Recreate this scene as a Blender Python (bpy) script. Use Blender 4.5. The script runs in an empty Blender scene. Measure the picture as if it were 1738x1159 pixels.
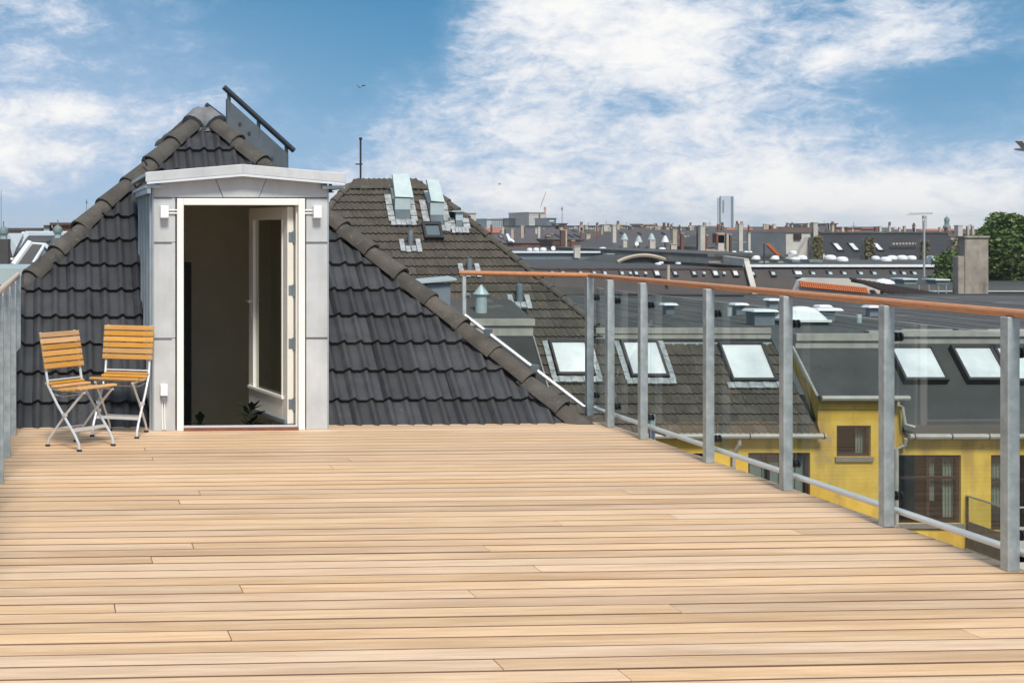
import bpy, bmesh, math, random
from mathutils import Vector, Matrix
random.seed(7)
R = math.radians
V = Vector
scene = bpy.context.scene
COL = scene.collection

# ------------------------------------------------------------------ camera
FPX, EYE, HZ, CX = 2400.0, 1.65, 388.0, 235.0   # focal length in pixels, eye height, horizon row, principal column (shifted lens)
cam_d = bpy.data.cameras.new('camera'); cam = bpy.data.objects.new('camera', cam_d); COL.objects.link(cam)
cam.location = (0, 0, EYE); cam.rotation_euler = (R(90), 0, 0)
cam_d.sensor_width = 36; cam_d.lens = 36 * FPX / 1738; cam_d.shift_y = -(579.5 - HZ) / 1738; cam_d.shift_x = (869 - CX) / 1738
cam_d.clip_start = .05; cam_d.clip_end = 6000
scene.camera = cam
scene.cycles.volume_bounces = 2

# ------------------------------------------------------------------ view + sun + sky
scene.view_settings.view_transform = 'Standard'; scene.view_settings.look = 'None'
scene.view_settings.gamma = 1; scene.view_settings.exposure = 0.52
SUN_EL, SUN_AZ = R(50), R(179)             # azimuth measured from +Y towards +X: behind the camera, to its left
sd = bpy.data.lights.new('sun', 'SUN'); sun = bpy.data.objects.new('sun', sd); COL.objects.link(sun)
sd.energy = 2.9; sd.angle = R(14); sd.color = (1, .95, .87)
sdir = V((math.sin(SUN_AZ) * math.cos(SUN_EL), math.cos(SUN_AZ) * math.cos(SUN_EL), math.sin(SUN_EL)))
sun.rotation_euler = sdir.to_track_quat('Z', 'Y').to_euler()

world = bpy.data.worlds.new('World'); scene.world = world; world.use_nodes = True
def build_sky():
    nt = world.node_tree; nt.nodes.clear(); N = nt.nodes.new; L = nt.links.new
    def M(op, a, b=None, c=None, clamp=False):
        n = N('ShaderNodeMath'); n.operation = op; n.use_clamp = clamp
        for i, v in enumerate((a, b, c)):
            if v is None: continue
            if isinstance(v, (int, float)): n.inputs[i].default_value = v
            else: L(v, n.inputs[i])
        return n.outputs[0]
    def mix(f, a, b):
        n = N('ShaderNodeMix'); n.data_type = 'RGBA'
        for s, v in ((0, f), (6, a), (7, b)):
            if isinstance(v, tuple): n.inputs[s].default_value = (*v, 1)
            elif isinstance(v, (int, float)): n.inputs[s].default_value = v
            else: L(v, n.inputs[s])
        return n.outputs[2]
    def smooth(x, a, b):
        n = N('ShaderNodeMapRange'); n.interpolation_type = 'SMOOTHSTEP'; L(x, n.inputs[0])
        n.inputs[1].default_value = a; n.inputs[2].default_value = b; return n.outputs[0]
    tc = N('ShaderNodeTexCoord'); sep = N('ShaderNodeSeparateXYZ'); L(tc.outputs['Generated'], sep.inputs[0])
    dx, dy, dz = sep.outputs
    az = M('ARCTAN2', dx, dy); el = M('ARCSINE', dz)
    sky = N('ShaderNodeTexSky'); sky.sky_type = 'NISHITA'; sky.sun_disc = False
    sky.sun_elevation = SUN_EL; sky.sun_rotation = SUN_AZ; sky.altitude = 50; sky.air_density = 1.0; sky.dust_density = .6; sky.ozone_density = 2.0
    hs = N('ShaderNodeHueSaturation'); hs.inputs['Saturation'].default_value = 1.75; hs.inputs['Value'].default_value = .86; hs.inputs['Hue'].default_value = .478
    lift = N('ShaderNodeVectorMath'); lift.operation = 'ADD'; L(tc.outputs['Generated'], lift.inputs[0]); lift.inputs[1].default_value = (0, 0, .30)
    nrm = N('ShaderNodeVectorMath'); nrm.operation = 'NORMALIZE'; L(lift.outputs[0], nrm.inputs[0]); L(nrm.outputs[0], sky.inputs[0])
    L(sky.outputs[0], hs.inputs['Color']); base = hs.outputs[0]
    # cloud field on the sphere of directions, flattened a little
    mp = N('ShaderNodeMapping'); L(tc.outputs['Generated'], mp.inputs[0]); mp.inputs['Rotation'].default_value = (0, R(-14), 0); mp.inputs['Scale'].default_value = (1, 1, 2.1); mp.inputs['Location'].default_value = (.31, .17, .05)
    def noise(vec, sc, det, ro, dist):
        n = N('ShaderNodeTexNoise'); L(vec, n.inputs['Vector']); n.inputs['Scale'].default_value = sc; n.inputs['Detail'].default_value = det
        n.inputs['Roughness'].default_value = ro; n.inputs['Distortion'].default_value = dist; return n.outputs[0]
    n1 = noise(mp.outputs[0], 7.0, 10, .60, .3)
    n2 = noise(mp.outputs[0], 30, 10, .66, .5)
    n3 = noise(mp.outputs[0], 95, 8, .7, .6)
    # blobs of more / less cover: (px, py, rx, ry, amount) turned into azimuth / elevation
    blobs = [(930, 100, 260, 140, .15), (1010, 20, 230, 90, .10), (780, 235, 190, 70, .13), (1200, 230, 420, 110, .055), (1350, 330, 560, 55, .10),
             (1640, 320, 260, 70, .08), (800, 330, 420, 50, .07), (1560, 95, 170, 36, .10),
             (520, 90, 210, 190, -.30), (640, 10, 150, 120, -.24), (1690, 150, 120, 70, -.20), (1560, 150, 80, 60, -.14), (1330, 20, 80, 40, -.08), (1090, 170, 110, 46, -.12), (1250, 90, 60, 40, -.06),
             (90, 265, 260, 30, .13), (60, 200, 240, 30, .08), (400, 150, 110, 34, .12), (150, 90, 260, 90, -.06), (90, 370, 300, 50, -.06)]
    cover = None
    for (px, py, rx, ry, am) in blobs:
        a0 = math.atan((px - CX) / FPX); e0 = math.atan((HZ - py) / FPX * math.cos(a0))
        a = M('DIVIDE', M('SUBTRACT', az, a0), rx / FPX); e = M('DIVIDE', M('SUBTRACT', el, e0), ry / FPX)
        g = M('MULTIPLY', M('EXPONENT', M('MULTIPLY', M('ADD', M('MULTIPLY', a, a), M('MULTIPLY', e, e)), -1.0)), am)
        cover = g if cover is None else M('ADD', cover, g)
    f = M('ADD', M('ADD', M('MULTIPLY', n1, .80), M('ADD', M('MULTIPLY', n2, .48), M('MULTIPLY', n3, .20))), cover)
    dens = smooth(f, .655, .875)
    thin = smooth(f, .48, .95)
    lav = (3.8, 4.6, 6.0); white = (7.3, 7.15, 6.9)
    hazef = M('MULTIPLY', M('EXPONENT', M('MULTIPLY', M('MAXIMUM', dz, 0.0), -11.0)), .62)
    c = mix(hazef, base, (4.3, 5.05, 6.0))
    aL, eL = math.atan((60 - CX) / FPX), math.atan((HZ - 190) / FPX)
    a = M('DIVIDE', M('SUBTRACT', az, aL), 430 / FPX); e = M('DIVIDE', M('SUBTRACT', el, eL), 210 / FPX)
    veil = M('MULTIPLY', M('EXPONENT', M('MULTIPLY', M('ADD', M('MULTIPLY', a, a), M('MULTIPLY', e, e)), -1.0)), .42)
    c = mix(veil, c, lav)
    c = mix(M('MULTIPLY', thin, .55), c, lav)
    c = mix(M('MULTIPLY', dens, .93), c, mix(smooth(f, .76, 1.0), (4.9, 5.3, 6.0), white))
    bg = N('ShaderNodeBackground'); L(c, bg.inputs[0]); bg.inputs[1].default_value = .1
    out = N('ShaderNodeOutputWorld'); L(bg.outputs[0], out.inputs[0])
build_sky()

# ------------------------------------------------------------------ helpers
def at(px, py, Y): return V(((px - CX) * Y / FPX, Y, EYE - (py - HZ) * Y / FPX))
BASE = {}
YSC = 1.0
def tag(o, label=None, cat=None, group=None, kind=None):
    if label: o['label'] = label
    if cat: o['category'] = cat
    if group: o['group'] = group
    if kind: o['kind'] = kind
    return o
def thing(name, label, cat, loc, group=None):
    o = bpy.data.objects.new(name, None); COL.objects.link(o); loc = V(loc); loc.y *= YSC; o.location = loc; o.empty_display_size = .1
    BASE[o] = V(loc); return tag(o, label, cat, group)
def link_mesh(name, me, parent=None, world_m=None):
    o = bpy.data.objects.new(name, me); COL.objects.link(o)
    b = BASE[parent] if parent else V((0, 0, 0))
    BASE[o] = b.copy()
    if parent: o.parent = parent
    if world_m is not None: o.matrix_local = Matrix.Translation(-b) @ world_m
    return o
class Fr:                                   # a local frame: origin + three axes
    def __init__(s, O, U, S, N): s.O, s.U, s.S, s.N = V(O), V(U).normalized(), V(S).normalized(), V(N).normalized()
    def p(s, u, v, n=0): return s.O + s.U * u + s.S * v + s.N * n
WORLD = Fr((0, 0, 0), (1, 0, 0), (0, 1, 0), (0, 0, 1))
class MB:
    def __init__(s): s.v = []; s.f = []; s.mi = []; s.cur = 0
    def poly(s, *pts):
        i = len(s.v); s.v += [V(p) for p in pts]; s.f.append(tuple(range(i, i + len(pts)))); s.mi.append(s.cur)
    def hexa(s, p):                         # p: bottom 4 (loop), top 4 (loop)
        i = len(s.v); s.v += [V(q) for q in p]
        for f in ((0, 3, 2, 1), (4, 5, 6, 7), (0, 1, 5, 4), (1, 2, 6, 5), (2, 3, 7, 6), (3, 0, 4, 7)):
            s.f.append(tuple(i + k for k in f)); s.mi.append(s.cur)
        return s
    def box(s, u0, u1, v0, v1, n0, n1, F=WORLD):
        return s.hexa([F.p(u0, v0, n0), F.p(u1, v0, n0), F.p(u1, v1, n0), F.p(u0, v1, n0), F.p(u0, v0, n1), F.p(u1, v0, n1), F.p(u1, v1, n1), F.p(u0, v1, n1)])
    def prism(s, bot, top):
        n = len(bot); i = len(s.v); s.v += [V(q) for q in bot] + [V(q) for q in top]
        s.f.append(tuple(i + k for k in reversed(range(n)))); s.mi.append(s.cur)
        s.f.append(tuple(i + n + k for k in range(n))); s.mi.append(s.cur)
        for k in range(n):
            s.f.append((i + k, i + (k + 1) % n, i + n + (k + 1) % n, i + n + k)); s.mi.append(s.cur)
        return s
    def tube(s, pts, r, n=8, cap=True):
        pts = [V(p) for p in pts]; rs = r if isinstance(r, (list, tuple)) else [r] * len(pts)
        i0 = len(s.v); prev = None
        for k, p in enumerate(pts):
            d = (pts[min(k + 1, len(pts) - 1)] - pts[max(k - 1, 0)]).normalized()
            if prev is None:
                a = d.orthogonal().normalized()
            else:
                a = (prev - d * prev.dot(d)).normalized()
            prev = a; b = d.cross(a)
            for j in range(n):
                t = 2 * math.pi * j / n; s.v.append(p + (a * math.cos(t) + b * math.sin(t)) * rs[k])
        for k in range(len(pts) - 1):
            for j in range(n):
                q = i0 + k * n; s.f.append((q + j, q + (j + 1) % n, q + n + (j + 1) % n, q + n + j)); s.mi.append(s.cur)
        if cap:
            s.f.append(tuple(i0 + j for j in reversed(range(n)))); s.mi.append(s.cur)
            q = i0 + (len(pts) - 1) * n; s.f.append(tuple(q + j for j in range(n))); s.mi.append(s.cur)
        return s
    def lathe(s, c, prof, n=14, axis=V((0, 0, 1))):
        c = V(c); return s.tube([c + axis * z for r, z in prof], [max(r, .0005) for r, z in prof], n)
    def build(s, name, mats, parent=None, smooth=False, bevel=0):
        b = BASE[parent] if parent else V((0, 0, 0))
        me = bpy.data.meshes.new(name); me.from_pydata([(p.x - b.x, p.y * YSC - b.y, p.z - b.z) for p in s.v], [], s.f)
        mats = mats if isinstance(mats, (list, tuple)) else [mats]
        for m in mats: me.materials.append(m)
        for p, k in zip(me.polygons, s.mi): p.material_index = k
        bm = bmesh.new(); bm.from_mesh(me)
        bmesh.ops.recalc_face_normals(bm, faces=bm.faces)
        bm.to_mesh(me); bm.free()
        if smooth:
            me.polygons.foreach_set('use_smooth', [True] * len(me.polygons))
            try: me.set_sharp_from_angle(angle=R(40))
            except Exception: pass
        o = link_mesh(name, me, parent)
        if bevel:
            m = o.modifiers.new('bevel', 'BEVEL'); m.width = bevel; m.segments = 2; m.limit_method = 'ANGLE'
        return o

# ------------------------------------------------------------------ materials
def mk(name, c1, c2=None, sc=6, det=6, rough=.7, metal=0, bump=0, bsc=None, rnd=0, stretch=(1, 1, 1), obj=False, spot=None, spotsc=20, spotth=.68, streak=None, spec=.5, rough2=None):
    m = bpy.data.materials.new(name); m.use_nodes = True; nt = m.node_tree; N = nt.nodes.new; L = nt.links.new
    P = nt.nodes['Principled BSDF']; P.inputs['Roughness'].default_value = rough; P.inputs['Metallic'].default_value = metal
    P.inputs['Specular IOR Level'].default_value = spec
    oi = N('ShaderNodeObjectInfo')
    if obj:
        tc = N('ShaderNodeTexCoord'); src = tc.outputs['Object']
        ad = N('ShaderNodeVectorMath'); ad.operation = 'MULTIPLY_ADD'; ad.inputs[1].default_value = (1, 1, 1)
        L(src, ad.inputs[0]); cb = N('ShaderNodeCombineXYZ')
        for k, f in enumerate((37.0, 91.0, 13.0)):
            q = N('ShaderNodeMath'); q.operation = 'MULTIPLY'; q.inputs[1].default_value = f; L(oi.outputs['Random'], q.inputs[0]); L(q.outputs[0], cb.inputs[k])
        L(cb.outputs[0], ad.inputs[2]); src = ad.outputs[0]
    else:
        g = N('ShaderNodeNewGeometry'); src = g.outputs['Position']
    mp = N('ShaderNodeMapping'); L(src, mp.inputs[0]); mp.inputs['Scale'].default_value = stretch
    def noise(s, d, ro=.6, vec=mp.outputs[0]):
        n = N('ShaderNodeTexNoise'); L(vec, n.inputs['Vector']); n.inputs['Scale'].default_value = s; n.inputs['Detail'].default_value = d; n.inputs['Roughness'].default_value = ro; return n.outputs[0]
    def mixc(f, a, b, mode='MIX'):
        x = N('ShaderNodeMix'); x.data_type = 'RGBA'; x.blend_type = mode
        for sck, v in ((0, f), (6, a), (7, b)):
            if isinstance(v, tuple): x.inputs[sck].default_value = (*v, 1)
            elif isinstance(v, (int, float)): x.inputs[sck].default_value = v
            else: L(v, x.inputs[sck])
        return x.outputs[2]
    def mr(x, a, b, c=0, d=1):
        n = N('ShaderNodeMapRange'); L(x, n.inputs[0]); n.inputs[1].default_value = a; n.inputs[2].default_value = b; n.inputs[3].default_value = c; n.inputs[4].default_value = d; return n.outputs[0]
    col = c1
    if c2 is not None: col = mixc(mr(noise(sc, det), .32, .68), c1, c2)
    if streak: col = mixc(mr(noise(1, 4, .6, streak_map(N, L, src, streak[1])), .5, .72, 0, streak[2]), col, streak[0])
    if spot: col = mixc(mr(noise(spotsc, 3, .7), spotth, spotth + .06), col, spot)
    if rnd:
        hs = N('ShaderNodeHueSaturation'); 
        if isinstance(col, tuple): hs.inputs['Color'].default_value = (*col, 1)
        else: L(col, hs.inputs['Color'])
        L(mr(oi.outputs['Random'], 0, 1, 1 - rnd, 1 + rnd), hs.inputs['Value'])
        q = N('ShaderNodeMath'); q.operation = 'FRACT'; q2 = N('ShaderNodeMath'); q2.operation = 'MULTIPLY'; q2.inputs[1].default_value = 17.3
        L(oi.outputs['Random'], q2.inputs[0]); L(q2.outputs[0], q.inputs[0])
        L(mr(q.outputs[0], 0, 1, 1 - rnd * .9, 1 + rnd * .9), hs.inputs['Saturation']); col = hs.outputs[0]
    if isinstance(col, tuple): P.inputs['Base Color'].default_value = (*col, 1)
    else: L(col, P.inputs['Base Color'])
    if rough2 is not None: L(mr(noise(sc * 1.7, 4), .3, .7, rough, rough2), P.inputs['Roughness'])
    if bump:
        bn = N('ShaderNodeBump'); bn.inputs['Strength'].default_value = bump; bn.inputs['Distance'].default_value = .01
        L(noise(bsc or sc * 4, 5), bn.inputs['Height']); L(bn.outputs[0], P.inputs['Normal'])
    return m
def streak_map(N, L, src, sc):
    q = N('ShaderNodeMapping'); L(src, q.inputs[0]); q.inputs['Scale'].default_value = sc; return q.outputs[0]
def glass_mat(name, tint, strength=1.0, rough=0.0):
    m = bpy.data.materials.new(name); m.use_nodes = True; nt = m.node_tree; nt.nodes.clear(); N = nt.nodes.new; L = nt.links.new
    fr = N('ShaderNodeFresnel'); fr.inputs[0].default_value = 1.6; g = N('ShaderNodeNewGeometry')
    inv = N('ShaderNodeMath'); inv.operation = 'SUBTRACT'; inv.inputs[0].default_value = strength; L(g.outputs['Backfacing'], inv.inputs[1])
    cl = N('ShaderNodeMath'); cl.operation = 'MULTIPLY'; cl.use_clamp = True; L(inv.outputs[0], cl.inputs[0]); L(fr.outputs[0], cl.inputs[1])
    t = N('ShaderNodeBsdfTransparent'); t.inputs[0].default_value = (*tint, 1); gl = N('ShaderNodeBsdfGlossy'); gl.inputs['Roughness'].default_value = rough
    mx = N('ShaderNodeMixShader'); L(cl.outputs[0], mx.inputs[0]); L(t.outputs[0], mx.inputs[1]); L(gl.outputs[0], mx.inputs[2])
    o = N('ShaderNodeOutputMaterial'); L(mx.outputs[0], o.inputs[0]); return m

M = {}
M['plank'] = mk('deck_wood', (.745, .53, .335), (.58, .375, .22), sc=1.0, det=12, rough=.6, bump=.4, bsc=2.6, rnd=.10, stretch=(2.4, 42, 42), obj=True, spec=.35,
                streak=((.44, .265, .14), (.55, 4.5, 4.5), .75), spot=(.38, .22, .12), spotsc=2.6, spotth=.69)
M['plank_side'] = mk('deck_wood_gap_shade_side', (.17, .10, .06), (.11, .06, .035), sc=2, rough=.9)  # dirt and the shade of the gaps put into the side colour
M['plank_base'] = mk('deck_joists', (.05, .035, .025), rough=.9)
M['tile'] = mk('charcoal_concrete_tile', (.021, .0215, .024), (.038, .039, .042), sc=5, det=8, rough=.42, bump=.5, bsc=60, rnd=.34, obj=True, spec=.6, rough2=.7, spot=(.085, .08, .068), spotsc=16, spotth=.69)
M['tile_base'] = mk('roof_underlay', (.015, .015, .017), rough=.9)
M['ridge'] = mk('weathered_ridge_tile', (.105, .092, .077), (.056, .050, .043), sc=6, det=9, rough=.9, bump=.9, bsc=70, rnd=.2, obj=True, spot=(.17, .155, .12), spotsc=28, spotth=.63)
M['old_tile'] = mk('mossy_brown_tile', (.086, .072, .054), (.050, .043, .034), sc=3, det=8, rough=.92, bump=.6, bsc=40, rnd=.24, obj=True, spot=(.16, .14, .10), spotsc=9, spotth=.64)
M['old_tile_mass'] = mk('mossy_brown_tile_mass', (.086, .072, .054), (.049, .042, .033), sc=3, det=8, rough=.92, bump=.6, bsc=40, spot=(.16, .14, .10), spotsc=9, spotth=.64)
M['old_ridge'] = mk('mossy_ridge_tile', (.10, .088, .068), (.06, .053, .042), sc=5, det=8, rough=.95, bump=.6, bsc=40, rnd=.15, obj=True)
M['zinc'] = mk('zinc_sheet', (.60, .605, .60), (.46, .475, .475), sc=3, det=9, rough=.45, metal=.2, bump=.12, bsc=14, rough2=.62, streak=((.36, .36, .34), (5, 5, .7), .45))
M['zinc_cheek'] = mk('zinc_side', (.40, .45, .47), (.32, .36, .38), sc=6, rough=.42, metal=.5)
M['zinc_dull'] = mk('dull_zinc', (.22, .26, .28), (.15, .18, .20), sc=3, det=7, rough=.55, metal=.4)
M['zinc_pale'] = mk('pale_zinc', (.46, .53, .52), (.38, .46, .45), sc=4, rough=.5, metal=.3)
M['galv'] = mk('galvanised_steel', (.50, .545, .54), (.31, .35, .355), sc=14, det=9, rough=.42, metal=.4, bump=.06, bsc=90, rough2=.58)
M['galv_light'] = mk('light_galvanised', (.56, .59, .60), (.44, .47, .48), sc=12, rough=.4, metal=.3)
M['pale_rail'] = mk('bright_lit_handrail', (.62, .50, .37), (.52, .41, .30), sc=3, det=7, rough=.5, stretch=(6, 6, 30))  # wooden rail in strong light; the brightness is put into its paler colour
M['alu'] = mk('aluminium', (.78, .80, .81), (.70, .73, .75), sc=20, rough=.32, metal=.3)
M['rail_wood'] = mk('handrail_hardwood', (.56, .255, .115), (.45, .185, .08), sc=3, det=7, rough=.45, stretch=(6, 6, 30))
M['white'] = mk('white_paint', (.80, .79, .75), (.74, .73, .69), sc=4, rough=.38)
M['cream'] = mk('cream_paint', (.74, .71, .63), (.68, .65, .57), sc=5, rough=.45)
M['white_plastic'] = mk('white_plastic', (.82, .82, .80), rough=.35)
M['inside'] = mk('taupe_plaster', (.56, .52, .41), (.49, .455, .36), sc=2, rough=.9, bump=.2, bsc=60)
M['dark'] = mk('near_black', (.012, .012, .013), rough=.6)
M['plant'] = mk('house_plant_leaf', (.015, .03, .012), (.02, .035, .015), sc=20, rough=.5)
M['doorsill'] = mk('sill_hardwood', (.22, .075, .035), (.16, .05, .025), sc=10, rough=.5)
M['slat'] = mk('oiled_slat', (.62, .335, .10), (.51, .255, .07), sc=1.0, det=7, rough=.42, rnd=.16, stretch=(50, 6, 50), obj=True)
M['chair_steel'] = mk('silver_steel', (.68, .69, .69), (.60, .61, .62), sc=20, rough=.32, metal=.4)
M['rubber'] = mk('black_rubber', (.015, .015, .015), rough=.7)
M['brass'] = mk('screw_head', (.75, .72, .62), rough=.3, metal=.8)
M['glass'] = glass_mat('clear_glass', (.90, .94, .925))
M['glass_edge'] = mk('glass_edge', (.55, .62, .58), rough=.15, spec=.6)
M['door_glass'] = glass_mat('door_glass', (.90, .92, .88))
M['solar'] = mk('collector_frame', (.05, .06, .07), (.08, .09, .1), sc=8, rough=.4, metal=.5)
M['solar_back'] = mk('collector_plate', (.10, .12, .135), (.14, .16, .17), sc=4, rough=.55, metal=.4)
M['mortar'] = mk('grey_mortar', (.20, .20, .20), (.12, .12, .12), sc=9, rough=.9, bump=.5, bsc=50)
M['yellow'] = mk('yellow_limewash', (.70, .46, .075), (.54, .325, .045), sc=1.3, det=9, rough=.9, bump=.3, bsc=25, streak=((.27, .17, .06), (1.6, 1.6, .3), .8), spot=(.40, .27, .10), spotsc=1.1, spotth=.60)
M['felt'] = mk('black_roofing_felt', (.032, .035, .035), (.058, .060, .056), sc=.9, det=9, rough=.85, bump=.3, bsc=60)
M['felt_grey'] = mk('grey_roofing_felt', (.078, .076, .071), (.048, .047, .045), sc=.45, det=9, rough=.9, bump=.2, bsc=50, spot=(.115, .11, .10), spotsc=.7, spotth=.60, streak=((.035, .034, .032), (.5, .12, 1), .5))
M['felt_brown'] = mk('brown_felt', (.072, .060, .053), (.050, .043, .039), sc=.4, det=8, rough=.9)
M['fascia'] = mk('grey_white_fascia', (.40, .38, .33), (.28, .265, .23), sc=2, det=8, rough=.75, streak=((.16, .15, .13), (3, 3, .4), .5))
M['gutter'] = mk('old_zinc_gutter', (.45, .43, .38), (.32, .30, .27), sc=3, rough=.55, metal=.2)
M['sky_frame'] = mk('skylight_frame', (.045, .043, .045), rough=.45, metal=.3)
M['blind_sky'] = mk('skylight_blind_sky_reflection', (.74, .75, .74), (.50, .53, .54), sc=1.1, rough=.08, spec=.8)  # whitish blind, with cloudy sky reflection put into the colour as tones
M['flash'] = mk('white_flashing', (.50, .51, .50), (.22, .235, .235), sc=8, rough=.4, metal=.35)
M['dark_wood'] = mk('dark_window_wood', (.035, .018, .012), (.025, .013, .010), sc=10, rough=.5)
M['win_clear'] = glass_mat('window_glass', (.80, .84, .82))
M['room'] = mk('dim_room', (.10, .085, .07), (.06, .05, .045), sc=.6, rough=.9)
M['win_glass'] = mk('window_pane', (.035, .04, .042), (.06, .065, .065), sc=1.5, rough=.06, spec=.9)
M['curtain'] = mk('white_curtain', (.42, .42, .39), (.34, .34, .32), sc=3, rough=.9)
M['stone'] = mk('stone_sill', (.22, .20, .17), (.17, .155, .13), sc=6, rough=.9)
M['concrete'] = mk('stained_render', (.34, .30, .245), (.21, .185, .15), sc=1.8, det=9, rough=.95, bump=.4, bsc=14, streak=((.10, .085, .06), (2.5, 2.5, .5), .75))
M['render'] = mk('pale_render', (.52, .49, .43), (.42, .39, .34), sc=.7, det=8, rough=.95)
M['render_tan'] = mk('tan_render', (.46, .385, .29), (.36, .30, .225), sc=.8, det=8, rough=.95)
M['brick'] = mk('red_brick', (.20, .075, .045), (.145, .055, .036), sc=1.5, det=8, rough=.95)
M['brick_dark'] = mk('sooty_brick', (.11, .062, .042), (.075, .045, .034), sc=1.5, det=8, rough=.95)
M['slate'] = mk('slate_roof', (.062, .058, .056), (.080, .075, .070), sc=1.0, det=8, rough=.7)
M['slate_purple'] = mk('purple_slate', (.095, .075, .080), (.075, .060, .064), sc=.8, det=8, rough=.8)
M['black_roof'] = mk('black_roof', (.018, .019, .022), (.028, .029, .031), sc=1.0, det=7, rough=.7)
M['orange_tile'] = mk('orange_clay_tile', (.42, .115, .03), (.34, .09, .025), sc=2, det=6, rough=.85)
M['red_roof'] = mk('far_red_roof', (.40, .13, .07), (.33, .10, .055), sc=.3, rough=.9)
M['copper'] = mk('verdigris', (.17, .24, .22), (.12, .17, .16), sc=2, rough=.7)
M['dome'] = mk('acrylic_dome', (.76, .78, .77), (.66, .68, .68), sc=2, rough=.2, spec=.6)
M['pale_block'] = mk('pale_concrete', (.44, .47, .47), (.38, .41, .42), sc=.1, rough=.8)
M['cream_block'] = mk('cream_concrete', (.50, .47, .40), (.44, .42, .37), sc=.1, rough=.8)
M['glass_block'] = mk('dark_glazing', (.10, .13, .14), (.14, .17, .18), sc=.2, rough=.25)
M['tower_white'] = mk('tower_cladding', (.47, .53, .58), (.42, .48, .53), sc=.05, rough=.5)
M['dark_metal'] = mk('dark_metal', (.04, .042, .045), rough=.5, metal=.5)
M['crane'] = mk('crane_paint', (.35, .30, .26), rough=.6)
M['crane_red'] = mk('crane_red', (.50, .22, .20), rough=.6)
M['ivy'] = mk('ivy_leaf', (.075, .08, .03), (.17, .12, .06), sc=.9, rough=.8, rnd=0)
M['leaf'] = mk('tree_leaf', (.055, .11, .02), (.11, .165, .035), sc=1.2, det=5, rough=.6)
M['bark'] = mk('bark', (.06, .045, .032), (.04, .03, .022), sc=8, rough=.95)
M['ground'] = mk('city_ground', (.09, .088, .082), (.06, .06, .056), sc=.02, rough=.95)
M['gull'] = mk('gull_feathers', (.55, .56, .58), (.45, .46, .48), sc=20, rough=.8)
M['gull_dark'] = mk('gull_wing', (.06, .065, .08), rough=.8)

GZ = -16.0
mb = MB(); mb.poly((-3000, -300, GZ), (3000, -300, GZ), (3000, 4000, GZ), (-3000, 4000, GZ))
tag(mb.build('ground', M['ground']), kind='structure')

# ------------------------------------------------------------------ terrace frame
MSL = .0584                                   # the boards run a little away from us to the right
ud = V((1, MSL, 0)).normalized(); vd = V((-MSL, 1, 0)).normalized(); UP = V((0, 0, 1))
EDGE_V = V((3.80, 12.07, 0)).dot(vd)          # far edge of the deck
AX = vd.copy()           # axis of the building: railings, ridge, dormer cheeks
RL0, RL1 = V((3.917, 11.75, 0)), V((4.2075, 6.827, 0))
rdir = (RL1 - RL0).normalized(); rout = V((-rdir.y, rdir.x, 0));
if rout.x < 0: rout = -rout
LL0 = V((-.925, 9.614, 0)); ldir = V((.048, -1, 0)).normalized(); lout = V((ldir.y, -ldir.x, 0))
if lout.x > 0: lout = -lout
def isect(p, d, q, e):                       # p + t d meets q + s e in plan
    den = d.x * e.y - d.y * e.x; t = ((q.x - p.x) * e.y - (q.y - p.y) * e.x) / den; return p + d * t

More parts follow.
